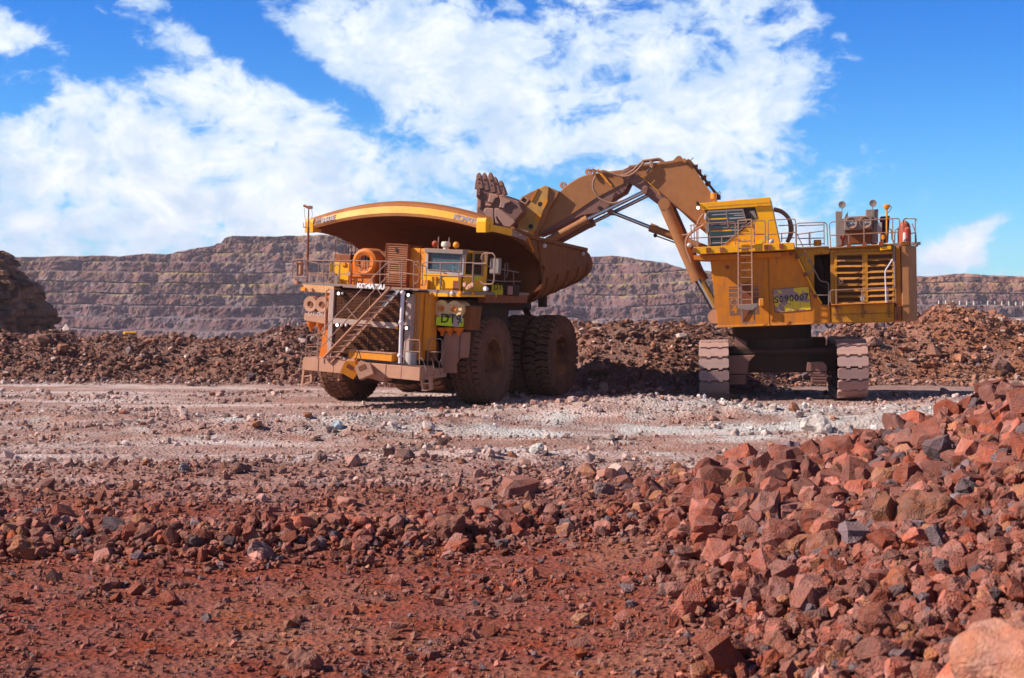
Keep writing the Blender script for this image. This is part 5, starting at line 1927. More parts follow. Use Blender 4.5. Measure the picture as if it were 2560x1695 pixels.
for k in range(3):
    P = sn('y', -2.78, 'D', (1255, 600 + k * 28), (1395, 602 + k * 28))
    sp(MB().bar(P[0], P[1], .05, .05), 'step_rung', BUCK)
    P = sn('y', -2.78, 'D', (478, 620 + k * 25), (620, 620 + k * 25))
    sp(MB().bar(P[0], P[1], .05, .05), 'step_rung', BUCK)
plate('D', [(520, 230), (560, 250), (600, 270), (640, 290), (630, 335), (525, 330)], -1.8, .1, 'bracket_plate', BUCK)

# --- machinery house
core = MB()
core.prism(sn('y', YN + .05, 'C', (362, 682), (1130, 585), (1160, 552), (1315, 548), (1315, 950), (1382, 1078), (1463, 1080), (1466, 1248), (432, 1284)), (0, 5.9, 0))
core.prism(sn('y', YN + .05, 'C', (1315, 548), (1452, 544), (1455, 608), (1315, 617)), (0, 5.9, 0))
core.prism(sn('y', YN + .05, 'C', (1463, 546), (2052, 522), (2062, 1238), (1470, 1248)), (0, 5.9, 0))
house = sp(core, 'machinery_house', OLIV)
inner = MB().prism(sn('y', -1.9, 'C', (1300, 600), (1475, 600), (1480, 1085), (1300, 1085)), (0, 3.5, 0))
sp(inner, 'doorway_interior', DARK, house)
mb = MB()
for pts, r in (([(1360, 650), (1380, 760), (1400, 900)], .07), ([(1340, 700), (1400, 740)], .05), ([(1430, 640), (1425, 1040)], .05), ([(1335, 880), (1450, 950)], .04)):
    mb.path(sn('y', -2.2, 'C', *pts), r, 6)
sp(mb, 'pipework', DARK, house)
plate('C', [(355, 676), (883, 606), (903, 1276), (425, 1290)], YN, .06, 'side_panel', ORAM, house)
plate('C', [(893, 604), (1124, 580), (1343, 1012), (1388, 1084), (1463, 1086), (1467, 1250), (913, 1276)], YN, .06, 'side_panel', ORAM, house)
plate('C', [(1140, 575), (1165, 558), (1450, 548), (1452, 606), (1322, 616), (1312, 625), (1312, 925)], YN + .02, .04, 'side_panel', OLIV, house)
P = sn('y', YN - .04, 'C', (1165, 650), (1325, 975), (1385, 1070))
sp(MB().bar(P[0], P[1], .06, .15, (0, 1, 0)).bar(P[1], P[2], .06, .15, (0, 1, 0)), 'slanted_rib', YEL, house)
for q in ((1155, 640), (1235, 800), (1325, 1000), (1105, 605)):
    p = sn('y', YN - .12, 'C', q)
    sp(MB().tube((p.x, YN - .18, p.z), (p.x, YN, p.z), .09, 10), 'clamp', REDB, house)
plate('C', [(425, 1272), (1466, 1240), (1467, 1254), (427, 1293)], YN - .03, .1, 'bottom_rail', YELD, house)
# right section: grille doors, lower lockers
plate('J', [(868, 160), (1860, 120), (1862, 185), (868, 215)], YN - .02, .07, 'top_panel', OLIV, house)
plate('J', [(870, 218), (940, 214), (945, 1015), (880, 1018)], YN, .05, 'side_panel', OLIV, house)
plate('J', [(888, 1050), (1890, 1010), (1895, 1160), (890, 1190)], YN - .05, .1, 'locker_door', OLIV, house)
plate('J', [(890, 1196), (1895, 1166), (1898, 1300), (892, 1325)], YN - .05, .1, 'locker_door', OLIV, house)
plate('J', [(885, 1026), (1890, 992), (1890, 1006), (888, 1045)], YN - .45, .5, 'step_ledge', ORAM, house)
plate('J', [(892, 1330), (1898, 1302), (1898, 1315), (892, 1345)], YN - .03, .1, 'bottom_rail', YELD, house)
back = MB().prism(sn('y', YN - .005, 'J', (950, 215), (1875, 192), (1885, 1005), (955, 1015)), (0, .05, 0))
gback = sp(back, 'radiator_core', DARK, house)
scr = MB()
for c0, c1, dy in ((968, 1398, 0), (1452, 1872, -22)):
    for k in range(30):
        x_ = c0 + (c1 - c0) * k / 29
        P = sn('y', YN - .03, 'J', (x_, 232 + dy), (x_ + 6, 1000 + dy))
        scr.bar(P[0], P[1], .014, .014)
so_ = sp(scr, 'screen_bars', BODY, house)
so_['kind'] = 'stuff'
ys_ = [228, 322, 415, 515, 610, 710, 808, 900, 1000]
for c0, c1, dy in ((950, 1400, 0), (1450, 1872, -20)):
    for yy in ys_:
        P = sn('y', YN - .07, 'J', (c0 + (yy - 220) * .02, yy + dy * .4 + 6), (c1 + (yy - 220) * .02, yy + dy))
        sp(MB().prism([P[0] + Vector((0, .02, .045)), P[1] + Vector((0, .02, .045)), P[1] + Vector((0, -.05, -.045)), P[0] + Vector((0, -.05, -.045))], (0, .03, 0)), 'louvre', OLIV, house)
mb = MB()
for q0, q1, w_ in (((955, 215), (962, 1010), .10), ((1422, 205), (1432, 1000), .22), ((1876, 195), (1880, 990), .10)):
    P = sn('y', YN - .09, 'J', q0, q1)
    mb.bar(P[0], P[1], w_, .06, (0, 1, 0)) if False else mb.prism([P[0] - Vector((w_ / 2, 0, 0)), P[0] + Vector((w_ / 2, 0, 0)), P[1] + Vector((w_ / 2, 0, 0)), P[1] - Vector((w_ / 2, 0, 0))], (0, .08, 0))
P = sn('y', YN - .09, 'J', (950, 222), (1876, 200))
mb.bar(P[0], P[1], .08, .08)
sp(mb, 'door_frame', OLIV, house, bevel=.01)
for x0 in (965, 1385, 1805, 1925):
    for k in range(6):
        P = sn('y', YN - .1, 'J', (x0 - 20, 1046 + k * 38 - (x0 - 965) * .03), (x0 + 22, 1062 + k * 38 - (x0 - 965) * .03))
        sp(MB().box((P[0].x, YN - .12, P[1].z), (P[1].x, YN - .05, P[0].z)), 'hinge', REDB, house)
a, b = sn('y', YN - .3, 'J', (1350, 880), (1415, 970))
sp(MB().box((a.x, YN - .32, b.z), (b.x, YN - .28, a.z)), 'small_sign', GREYL, house, bevel=.008)
p = sn('y', YN - .1, 'J', (1035, 662))
sp(MB().lathe([(.04, -.02), (.10, 0), (.04, .02)], (p.x, YN - .12, p.z), (0, 1, 0), 14, True), 'latch_ring', DUST, house)
plate('J', [(1665, 118), (1800, 92), (1845, 95), (1845, 145), (1670, 170)], YN - .4, .45, 'canopy_plate', YEL, house)
plate('J', [(1870, 0), (1905, 0), (1915, 745), (1890, 760)], YN - .2, .12, 'grey_post', GREY, house)
plate('J', [(1912, 110), (1990, 90), (2008, 1300), (1925, 1310)], YN + .0, 5.9, 'rear_panel', ORAM, house)
for q in ((1925, 1120), (1960, 1080)):
    p = sn('y', YN - .1, 'J', q)
    sp(MB().box((p.x - .07, YN - .15, p.z - .5), (p.x + .05, YN, p.z + .12)), 'hinge', REDB, house)
# counterweight with chamfered rear corner
P1 = sn('y', YN - .1, 'J', (2000, 30), (2128, 25), (2140, 1300), (2012, 1305))
x2, x3 = P1[1].x, sn('y', -2.0, 'J', (2250, 600)).x
ztp, zbt = (sn('y', -2.0, 'J', (2250, 95)).z), P1[2].z
cw = MB()
base_ = [(P1[0].x, YN - .1), (x2, YN - .1), (x3, -2.1), (x3 + .1, 0), (x3, 2.1), (x2, -YN + .1), (P1[0].x, -YN + .1)]
cw.prism([(x_, y_, zbt) for x_, y_ in base_], (0, 0, ztp - zbt))
cwo = sp(cw, 'counterweight', ARMP, house, bevel=.03)
sp(MB().box((P1[0].x + .004, YN - .12, ztp + .005), (x2, -1.8, P1[0].z)), 'counterweight_cap', ORAM, house, bevel=.02)
# decal with stripes, fleet number plate, warning triangle
DEC = paint('decal_brown', (.16, .085, .065), .45, .6)
for pts in ([(525, 912), (800, 905), (800, 918), (525, 925)], [(525, 934), (800, 927), (801, 952), (526, 960)], [(526, 972), (801, 964), (802, 998), (528, 1006)], [(529, 1018), (802, 1008), (806, 1166), (535, 1180)]):
    plate('C', pts, YN - .006, .008, 'decal', DEC, house, 0)
p = sn('y', YN - .01, 'C', (552, 1150))
text('lettering', '4', (p.x, YN - .01, p.z - .03), (1, 0, -.02), (0, 0, 1), .34, ORAM, house, None, .02, 1.0, .004)
p = sn('y', YN - .01, 'C', (580, 1060))
sp(MB().lathe([(.13, 0), (.17, -.004), (.13, -.008)], (p.x, YN - .008, p.z), (0, 1, 0), 20, True), 'decal_ring', ORAM, house)
pts = [(932, 948), (940, 938), (1255, 912), (1267, 920), (1286, 1115), (1278, 1126), (965, 1152), (952, 1145)]
mpl, Np, bp_ = base_mat('peeling_plate')
gp = Np.new('ShaderNodeNewGeometry').outputs['Position']
pe = Np.ramp(Np.noise(Np.vm('MULTIPLY', gp, (1.6, 1.6, 2.4)), 1.15, 9, .66), .50, .53)
st_ = Np.ramp(Np.noise(Np.vm('MULTIPLY', gp, (9, 9, .5)), 1, 4, .6), .5, .7)
Np.put(bp_.inputs['Base Color'], Np.mix(pe, Np.mix(Np.m('MULTIPLY', st_, .5), (.74, .47, .0), (.45, .26, .02)), (.30, .17, .15)))
bp_.inputs['Roughness'].default_value = .5
fp = plate('C', pts, YN - .012, .014, 'fleet_plate', mpl, house, 0)
rimp = MB()
P = sn('y', YN - .014, 'C', *pts)
rimp.path(P + [P[0]], .014, 4)
sp(rimp, 'plate_edge', REDB, house)
p, q = sn('y', YN - .02, 'C', (948, 1062), (1270, 1030))
sgn = (q - p)
for i, ch in enumerate('SO90007'):
    pp = p + sgn * (i / 6.9)
    text('lettering', ch, (pp.x, YN - .02, pp.z), (sgn.x, 0, sgn.z), (.04, 0, 1), .27, INK, fp, None, .006, 1.0, .004, w=.165)
P = sn('y', YN - .01, 'C', (945, 1182), (920, 1228), (970, 1226))
tri = MB()
for i in range(3):
    tri.bar(P[i], P[(i + 1) % 3], .006, .03, (0, 1, 0))
tri.bar((P[0] + (P[1] + P[2]) * .0) + Vector((0, 0, -.12)), P[0] + Vector((0, 0, -.24)), .006, .03, (0, 1, 0))
sp(tri, 'warning_triangle', REDB, house)
p = sn('y', YN, 'C', (512, 732))
sp(MB().tube((p.x, YN - .05, p.z), (p.x, YN, p.z), .09, 14), 'filler_cap', REDB, house)
a, b = sn('y', YN - .25, 'C', (802, 1020), (852, 1095))
sp(MB().box((a.x, YN - .3, b.z), (b.x, YN, a.z)), 'lamp_box', YELD, house, bevel=.04)

# platform under the cab
plate('C', [(198, 548), (1128, 503), (1132, 568), (245, 612), (200, 590)], YN - 1.0, 3.2, 'cab_platform', CABY)
plate('C', [(200, 622), (355, 618), (1008, 592), (1008, 636), (358, 672), (205, 664)], YN - .3, 2.2, 'platform_beam', ORAM)
plate('C', [(1135, 548), (1450, 535), (1452, 545), (1140, 562)], YN - .3, 1.2, 'walkway', GREY)
plate('C', [(1455, 548), (2040, 512), (2042, 522), (1458, 560)], YN - .35, 2.2, 'walkway', ORAM)
plate('C', [(2050, 508), (2120, 505), (2120, 545), (2052, 545)], YN + .3, 4, 'walkway', GREY)
a, b = sn('y', YN + .6, 'C', (1310, 480), (1382, 530))
sp(MB().box((a.x, YN + .6, b.z), (b.x, YN + 1.2, a.z)), 'hatch_box', OLIV, bevel=.02)
for k, q in enumerate(((205, 578), (335, 575), (462, 572), (870, 548), (898, 548), (1010, 538))):
    p = sn('y', YN - 1.03, 'C', q)
    sp(MB().box((p.x - .08, YN - 1.06, p.z - .10), (p.x + .08, YN - 1.0, p.z + .10)), 'post_clamp', REDB)
for q in ((1638, 530), (1780, 524), (1935, 520)):
    p = sn('y', YN - .4, 'C', q)
    sp(MB().box((p.x - .09, YN - .45, p.z - .09), (p.x + .09, YN - .35, p.z + .09)), 'post_clamp', REDB)

# cab
cabp = sn('y', YN - .1, 'C', (290, 208), (922, 160), (1000, 512), (335, 546))
cab2 = sp(MB().prism([cabp[0] + Vector((.05, 0, 0)), cabp[1], cabp[2], cabp[3]], (0, 2.1, 0)), 'cab', CABY, bevel=.02)
rf = sn('y', YN - .2, 'C', (236, 142), (905, 84), (922, 164), (288, 206))
sp(MB().prism(rf, (0, 2.35, 0)), 'roof', CABY, cab2, bevel=.02)
rf2 = sn('y', YN - .21, 'C', (330, 170), (905, 130), (905, 137), (330, 178))
sp(MB().prism(rf2, (0, .02, 0)), 'roof_seam', YELD, cab2)
wnd = sn('y', YN - .115, 'C', (302, 208), (768, 176), (793, 272), (480, 530), (346, 545))
sp(MB().prism(wnd, (0, .02, 0)), 'window_surround', BLK, cab2)
gl2 = sn('y', YN - .125, 'E', (520, 385), (1240, 345), (1305, 600), (1090, 850), (900, 1020), (590, 1040))
sp(MB().prism(gl2, (0, .012, 0)), 'side_window', DGLASS, cab2)
sl_ = [((530, 385), (1235, 345), GREY, .07), ((620, 450), (1235, 410), GREYL, .03), ((1060, 460), (1260, 450), GREYL, .03), ((560, 535), (915, 518), YEL, .055), ((950, 518), (1260, 500), GREYL, .05), ((595, 645), (1290, 603), RAIL, .04),
       ((600, 712), (1240, 680), RAIL, .04), ((600, 772), (1010, 748), YEL, .055), ((1010, 748), (1150, 745), GREYL, .04), ((620, 885), (1070, 855), GREYL, .035), ((610, 1000), (930, 985), GREYL, .035)]
for p_, q_, m_, h_ in sl_:
    P = sn('y', YN - .17, 'E', p_, q_)
    sp(MB().bar(P[0], P[1], .03, h_), 'window_bar', m_, cab2)
for p_, q_ in (((905, 380), (945, 690)), ((1230, 340), (1305, 605)), ((545, 390), (595, 1040))):
    P = sn('y', YN - .19, 'E', p_, q_)
    sp(MB().bar(P[0], P[1], .04, .04), 'window_bar', GREY, cab2)
pn = sn('y', YN - .13, 'E', (1365, 375), (1450, 362), (1505, 490), (1480, 520))
sp(MB().prism(pn, (0, .01, 0)), 'rear_window', GREY, cab2)
p = sn('y', YN - .35, 'E', (508, 490))
sp(MB().ball(p, .16, (.45, 1, 1.05)), 'mirror', GREYL, smooth=True)
p = sn('y', YN - .3, 'E', (535, 690))
sp(MB().box((p.x - .07, YN - .36, p.z - .2), (p.x + .07, YN - .26, p.z + .2)), 'horn_bracket', GREY)
p = sn('y', YN - .2, 'E', (345, 225))
sp(MB().tube((p.x - .02, YN - .3, p.z + .06), (p.x + .05, YN - .15, p.z - .1), .055, 10), 'camera_housing', DARK)
p = sn('y', YN - .3, 'E', (355, 310))
sp(MB().ball(p, .07), 'work_lamp', LAMP, smooth=True)
for q, r, m_ in (((660, 75), .13, AMBR),):
    p = sn('y', YN + .3, 'E', q)
    sp(MB().tube((p.x, p.y, p.z - .35), (p.x, p.y, p.z - .05), .02, 6).tube((p.x, p.y, p.z - .12), (p.x, p.y, p.z + .12), r, 12), 'beacon', m_)
p = sn('y', YN - .5, 'E', (180, 1040))
sp(MB().ball(p, .10), 'work_lamp', WHT, smooth=True)
p = sn('y', YN - .5, 'E', (1790, 965))
sp(MB().ball(p, .12), 'work_lamp', WHT, smooth=True)
a, b = sn('y', YN - .55, 'E', (1668, 855), (1745, 930))
sp(MB().box((a.x, YN - .6, b.z), (b.x, YN - .5, a.z)), 'junction_box', GREYL, bevel=.01)
P = sn('y', YN - .12, 'E', (1548, 945), (1650, 945), (1650, 985), (1600, 985), (1600, 1010), (1548, 1010))
sp(MB().prism(P, (0, .01, 0)), 'yellow_sticker', PLATY, cab2)
for off in (0, .35, .7):
    P = [q + Vector((0, off * .6, 0)) for q in sn('y', -1.0, 'C', (940, 195), (1010, 215), (1075, 275), (1108 - off * 20, 365), (1098 - off * 15, 440), (1065, 500))]
    sp(MB().path(spline(P, 6), .085, 8), 'hydraulic_hose', HOSE, smooth=True)


def srails(paths, name='railing', r=.022, mat=None):
    return rails(paths, name, mat, r, sn, None, lambda mb, nm, m_, par, **k: sp(mb, nm, m_, par, **k))


DC = ('y', YN - .97)
srails([(DC, 'E', [(195, 655), (215, 650), (470, 620), (1060, 585), (1085, 610), (1088, 1130)]), (DC, 'E', [(190, 912), (220, 905), (540, 888), (1080, 872)]), (DC, 'E', [(215, 650), (225, 1080)]), (DC, 'E', [(275, 645), (283, 1110)]),
        (DC, 'E', [(548, 880), (556, 1120)]), (DC, 'E', [(818, 880), (822, 1130)]), (('y', YN + .4), 'E', [(352, 700), (352, 1075)]), (('y', YN + .4), 'E', [(325, 720), (330, 1070)]), (('y', YN + .4), 'E', [(330, 730), (480, 640)]),
        (DC, 'E', [(850, 1050), (1300, 640), (1480, 545)]), (('y', YN - .3), 'E', [(925, 1070), (945, 1115), (1000, 1140), (1050, 1110), (1070, 1060)])])
srails([(DC, 'E', [(1460, 1110), (1455, 610), (1485, 565), (1635, 560), (1668, 590), (1672, 1080)]), (DC, 'E', [(1460, 832), (1665, 825)])])
srails([(DC, 'C', [(890, 545), (888, 315), (900, 296), (1128, 287), (1142, 300), (1146, 530)]), (DC, 'C', [(890, 430), (1142, 410)]), (('y', YN + .3), 'C', [(985, 348), (1138, 342)]), (('y', YN + .3), 'C', [(1015, 425), (1015, 500)]), (('y', YN + .3), 'C', [(1005, 465), (1135, 460)])])
srails([(('y', YN - .2), 'C', [(1152, 550), (1150, 338), (1165, 326), (1410, 316), (1432, 335), (1442, 530)]), (('y', YN - .2), 'C', [(1155, 430), (1410, 395)]), (('y', YN + .9), 'C', [(1165, 350), (1400, 340)]), (('y', YN + .9), 'C', [(1160, 525), (1410, 515)]), (('y', YN + .9), 'C', [(1160, 468), (1410, 462)]),
        (('y', YN - .2), 'C', [(1275, 405), (1280, 540)]), (('y', YN + .9), 'C', [(1268, 410), (1270, 530)]), (('y', YN - .2), 'C', [(1405, 320), (1408, 530)])], mat=GREY)
srails([(('y', YN - .3), 'C', [(1468, 550), (1455, 335), (1478, 314), (2090, 280), (2105, 296), (2105, 395), (2085, 408), (1470, 438)]), (('y', YN - .3), 'C', [(1775, 300), (1778, 535)]), (('y', YN - .3), 'C', [(1632, 425), (1638, 540)]),
        (('y', YN - .3), 'C', [(2040, 285), (2042, 500)]), (('y', YN - .3), 'C', [(1930, 415), (1930, 530)]), (('y', YN + 1.2), 'C', [(2060, 500), (2062, 385), (2100, 375)]), (('y', YN + 1.2), 'C', [(2035, 480), (2030, 385), (2000, 375)])])
srails([(('y', YN + .2), 'C', [(2140, 520), (2140, 300), (2152, 284), (2248, 282), (2268, 300)]), (('y', YN + .2), 'C', [(2222, 330), (2255, 420), (2262, 530)]), (('y', YN + .2), 'C', [(2250, 284), (2250, 530)]), (('y', YN + .2), 'C', [(2170, 430), (2260, 410)])])
srails([(('y', YN - .42), 'J', [(895, 1020), (868, 990), (866, 830), (885, 803), (1895, 757), (1912, 775), (1918, 1005)]), (('y', YN - .42), 'J', [(962, 800), (965, 1035)]), (('y', YN - .42), 'J', [(1375, 785), (1378, 1020)]), (('y', YN - .42), 'J', [(1790, 765), (1797, 1010)]),
        (('y', YN - .42), 'J', [(1770, 990), (1912, 980)])])
srails([(('y', YN - .5), 'J', [(1868, 305), (1745, 490), (1750, 640), (1762, 1000)])], mat=WHT, r=.03, name='handrail')
srails([(('y', YN - .25), 'C', [(1152, 420), (1230, 580), (1310, 745), (1370, 862), (1435, 870), (1448, 890), (1450, 1085)]), (('y', YN - .25), 'C', [(1340, 992), (1448, 990)]), (('y', YN - .2), 'C', [(1162, 632), (1240, 602)]), (('y', YN - .2), 'C', [(1245, 795), (1312, 762)])], name='handrail', mat=GREY)

# boarding ladder
P = sn('y', YN - 1.1, 'C', (611, 300), (614, 1105), (734, 290), (742, 1095))
lad = sp(MB().bar(P[0], P[1], .05, .09, (0, 1, 0)).bar(P[2], P[3], .05, .09, (0, 1, 0)).bar(P[0], P[2], .05, .05), 'ladder', DUST)
for yy in (356, 423, 490, 558, 626, 694, 762, 829, 897, 965, 1033):
    Q = sn('y', YN - 1.1, 'C', (612, yy + 2), (738, yy - 2))
    sp(MB().tube(Q[0], Q[1], .024, 6), 'rung', RAIL, lad)
plate('C', [(620, 1078), (790, 1068), (795, 1090), (745, 1130), (630, 1125)], YN - 1.15, .6, 'ladder_platform', GREY, lad)
P = sn('y', YN - .7, 'C', (636, 880), (648, 1248), (765, 1246), (755, 1080), (742, 880))
sp(MB().bar(P[0], P[1], .05, .06).bar(P[1], P[2], .05, .05).bar(P[2], P[3], .05, .06), 'ladder_guard', RAIL, lad)
P = sn('y', YN - .06, 'C', (640, 880), (742, 880), (752, 1070), (650, 1240))
sp(MB().prism(P, (0, .05, 0)), 'ladder_recess', REDB, lad)
srails([(('y', YN - .5), 'C', [(600, 1020), (596, 1110), (640, 1115)]), (('y', YN - .5), 'C', [(560, 1000), (542, 1050), (560, 1085), (600, 1085)])], r=.018)

# cooling pack and roof fittings
plate('F', [(228, 378), (352, 378), (352, 520), (385, 520), (470, 380), (468, 1020), (240, 1072)], -2.0, 1.2, 'exhaust_tower', GREY)
plate('F', [(825, 345), (1065, 336), (1062, 1000), (940, 1010), (935, 460), (828, 470)], -2.0, 1.2, 'exhaust_tower', GREY)
cpk = plate('F', [(398, 486), (940, 460), (940, 724), (400, 750)], -2.3, 1.5, 'cooling_box', GREY)
plate('F', [(405, 752), (935, 727), (932, 1000), (405, 1022)], -2.0, 1.2, 'cooling_base', BODY)
for c0 in ((535, 608), (812, 595)):
    p = sn('y', -2.32, 'F', c0)
    sp(MB().lathe([(.15, .0), (.20, -.05), (.20, -.02), (.215, -.08), (.24, -.08), (.25, .0)], (p.x, -2.3, p.z), (0, 1, 0), 28, True), 'fan_ring', GREY, smooth=True)
    fb = MB()
    for k in range(7):
        a = k * 2 * math.pi / 7
        fb.add([(p.x + .03 * math.cos(a), -2.33, p.z + .03 * math.sin(a)), (p.x + .16 * math.cos(a - .25), -2.34, p.z + .16 * math.sin(a - .25)), (p.x + .16 * math.cos(a + .3), -2.31, p.z + .16 * math.sin(a + .3))], [(0, 1, 2)])
    fb.tube((p.x, -2.36, p.z), (p.x, -2.31, p.z), .05, 10)
    sp(fb, 'fan_blades', GREYL)
plate('F', [(1110, 480), (1292, 465), (1258, 985), (1112, 985)], -1.6, 1.0, 'air_intake', DARK)
plate('F', [(1035, 602), (1135, 594), (1140, 780), (1042, 790)], -2.2, .5, 'grey_case', GREYL)
plate('F', [(972, 600), (1042, 600), (1042, 1002), (980, 1002)], -2.1, .4, 'duct', GREY)
for c0, foot in (((355, 250), (352, 480)), ((960, 222), (940, 440))):
    p = sn('y', -2.1, 'F', c0)
    q = sn('y', -2.1, 'F', foot)
    sp(MB().lathe([(.0001, .03), (.145, -.0), (.15, .02), (.0001, .06)], (p.x, -2.12, p.z), (0, 1, 0), 24).tube((p.x, -2.05, p.z), (q.x, -2.05, q.z), .02, 6), 'round_reflector', GREY, smooth=True)
P = sn('y', YN, 'F', (1228, 1000), (1230, 320))
sp(MB().tube(P[0], P[1], .035, 8), 'antenna_pole', YELD)
p = sn('y', YN, 'F', (1230, 285))
sp(MB().lathe([(.03, -.14), (.09, -.09), (.14, 0), (.14, .07), (.0001, .10)], p, (0, 0, 1), 14), 'antenna_head', AMBR, smooth=True)
sp(MB().path(spline(sn('y', YN, 'F', (1285, 285), (1322, 290), (1300, 350), (1255, 410)), 5), .012, 5), 'cable', BLK)
p = sn('y', YN, 'F', (1157, 890))
sp(MB().tube((p.x, YN, p.z - .08), (p.x, YN, p.z + .1), .10, 12).tube((p.x, YN, p.z - .3), (p.x, YN, p.z - .08), .03, 6), 'beacon', AMBR)
p = sn('y', YN + .1, 'F', (370, 890))
sp(MB().ball((p.x, p.y, p.z), .12).tube((p.x, p.y, p.z - .3), (p.x, p.y, p.z), .07, 8), 'alarm_horn', REDP, smooth=True)
p = sn('y', -2.2, 'F', (1580, 800))
sp(MB().lathe([(.02, .52), (.10, .48), (.20, .38), (.24, .25), (.24, -.55)], p, (0, 0, 1), 18), 'fire_bottle', REDP, smooth=True)
p = sn('y', -2.8, 'F', (1632, 850))
sp(MB().lathe([(.02, .34), (.13, .28), (.15, .18), (.15, -.28)], p, (0, 0, 1), 16), 'fire_bottle', REDP, smooth=True)
p = sn('y', -2.85, 'F', (1590, 880))
sp(MB().lathe([(.02, .2), (.09, .16), (.09, -.22)], p, (0, 0, 1), 14), 'fire_bottle', WHT, smooth=True)
plate('F', [(1452, 690), (1535, 680), (1535, 1050), (1455, 1050)], -1.8, .5, 'dark_locker', DARK)
for q in ((1850, 1010), (1800, 1045), (1745, 1010)):
    p = sn('y', YN + .1, 'F', q)
    sp(MB().box((p.x - .09, p.y - .05, p.z - .06), (p.x + .09, p.y + .05, p.z + .06)), 'work_lamp', GREY, bevel=.02)
sp(MB().path(spline(sn('y', -1.5, 'C', (2262, 1160), (2280, 1155), (2288, 1180), (2270, 1200)), 5), .03, 6), 'tow_ring', DARK)
for pts in ([(1418, 1256), (1440, 1285), (1470, 1285), (1495, 1255)], [(1600, 1250), (1640, 1270), (1690, 1250)], [(1985, 1240), (2020, 1265), (2060, 1238)]):
    sp(MB().path(spline(sn('y', -2.6, 'C', *pts), 5), .035, 6), 'hydraulic_hose', BLK)
P = sn('y', -2.8, 'P', (2211, 806), (2205, 874))
sp(MB().path([P[0], P[0].lerp(P[1], .5) + Vector((.01, 0, 0)), P[1]], .022, 5), 'hanging_cable', BLK)

# --- boom
bm1 = sn('y', -.80, 'B', (645, 420), (640, 350), (665, 300), (740, 262), (830, 246), (1050, 226), (1240, 209), (1360, 186), (1535, 160), (1572, 185), (1700, 370), (1860, 600), (2010, 800), (2240, 1160), (2330, 1400), (2100, 1440), (1800, 1180), (1620, 1030), (1440, 862), (1345, 800), (1300, 815), (1240, 850), (1200, 832), (1010, 690), (930, 605), (745, 485), (690, 470))
boom = sp(MB().prism(bm1, (0, 1.6, 0)), 'boom', ARMP, bevel=.03)
bc = sn('y', -.88, 'B', (645, 420), (640, 350), (665, 300), (740, 262), (790, 300), (1000, 490), (1250, 690), (1390, 805), (1430, 855), (1345, 800), (1300, 815), (1240, 850), (1200, 832), (1010, 690), (930, 605), (745, 485), (690, 470))
sp(MB().prism(bc, (0, .10, 0)), 'boom_casting', BUCK, boom, bevel=.02)  # darker steel puts the shade of this lower plane into its colour
for q, r, m_ in (((710, 372), .25, BUCK), ((972, 570), .14, BUCK), ((1222, 760), .17, BUCK), ((1528, 186), .085, ARMP)):
    p = sn('y', -.9, 'B', q)
    pin = sp(MB().lathe([(.0001, -.08), (r * .75, -.08), (r * .8, -.05), (r, -.04), (r, .06)], (p.x, -.92, p.z), (0, 1, 0), 28), 'pin_cap', m_, boom, smooth=True)
P = sn('y', -.93, 'B', (860, 360), (1000, 470), (1110, 570), (1150, 605), (1165, 650))
sp(MB().path(P, .018, 5), 'grease_line', YEL, boom)
e = sn('y', -.2, 'B', (1350, 185), (1400, 130), (1425, 110), (1460, 108), (1482, 130), (1490, 165))
sp(MB().prism(e, (0, .25, 0)), 'lifting_eye', ARMP, boom)
P = sn('y', -.8, 'B', (1240, 209), (1530, 160))
# edge flange along the top
fl = MB()
T_ = sn('y', -.86, 'B', (740, 258), (1050, 222), (1240, 205), (1535, 156))
for p, q in zip(T_[:-1], T_[1:]):
    fl.bar(p, q, .07, .05, (0, 1, 0))
T_ = sn('y', -.86, 'B', (1572, 185), (1700, 370), (1860, 600), (2010, 800))
for p, q in zip(T_[:-1], T_[1:]):
    fl.bar(p, q, .07, .05, (0, 1, 0))
sp(fl, 'boom_flange', ARMP, boom)

# --- stick
st1 = sn('y', -.62, 'A', (1335, 560), (1420, 480), (1500, 420), (1620, 350), (1740, 310), (1900, 290), (2100, 262), (2280, 240), (2340, 300), (2330, 400), (2250, 560), (2095, 650), (2030, 765), (1900, 845), (1640, 895), (1200, 1120), (1040, 1180), (1000, 1150), (1100, 980))
stick = sp(MB().prism(st1, (0, 1.24, 0)), 'stick', BUCK, boom, bevel=.03)
st2 = sn('y', -.67, 'A', (1335, 565), (1420, 485), (1500, 427), (1620, 357), (1740, 317), (1900, 297), (2100, 270), (2240, 250), (2240, 440), (1860, 640), (1500, 880), (1060, 1140), (1100, 990))
sp(MB().prism(st2, (0, .08, 0)), 'stick_side_plate', ARMP, stick, bevel=.02)  # paler plate paints the lit upper side onto the darker stick
for q, r in (((1385, 465), .0), ((1740, 275), .0)):
    p = sn('y', -.1, 'A', q)
    sp(MB().lathe([(.05, -.09), (.15, -.09), (.15, .09), (.05, .09)], (p.x, 0, p.z), (0, 1, 0), 18, True), 'lifting_eye', DUST, stick, smooth=True)
p = sn('y', -.7, 'A', (1900, 785))
sp(MB().tube((p.x, -.72, p.z), (p.x, -.6, p.z), .09, 16), 'pin_cap', DARK, stick)
P = sn('y', -.72, 'B', (300, 300), (440, 470), (500, 530), (470, 540), (420, 490))
sp(MB().bar(P[0], P[1], .1, .1, (0, 1, 0)).bar(P[1], P[2], .06, .16, (0, 1, 0)), 'valve_block', YELD, stick)
mb = MB()
P = sn('y', -.75, 'B', (175, 320), (240, 300), (300, 330), (370, 320), (420, 335), (260, 350), (280, 420))
mb.path([P[0], P[1], P[2], P[3], P[4]], .045, 6)
mb.bar(P[1], P[5], .12, .12).bar(P[5], P[6], .09, .09)
sp(mb, 'hose_manifold', ARMP, stick)


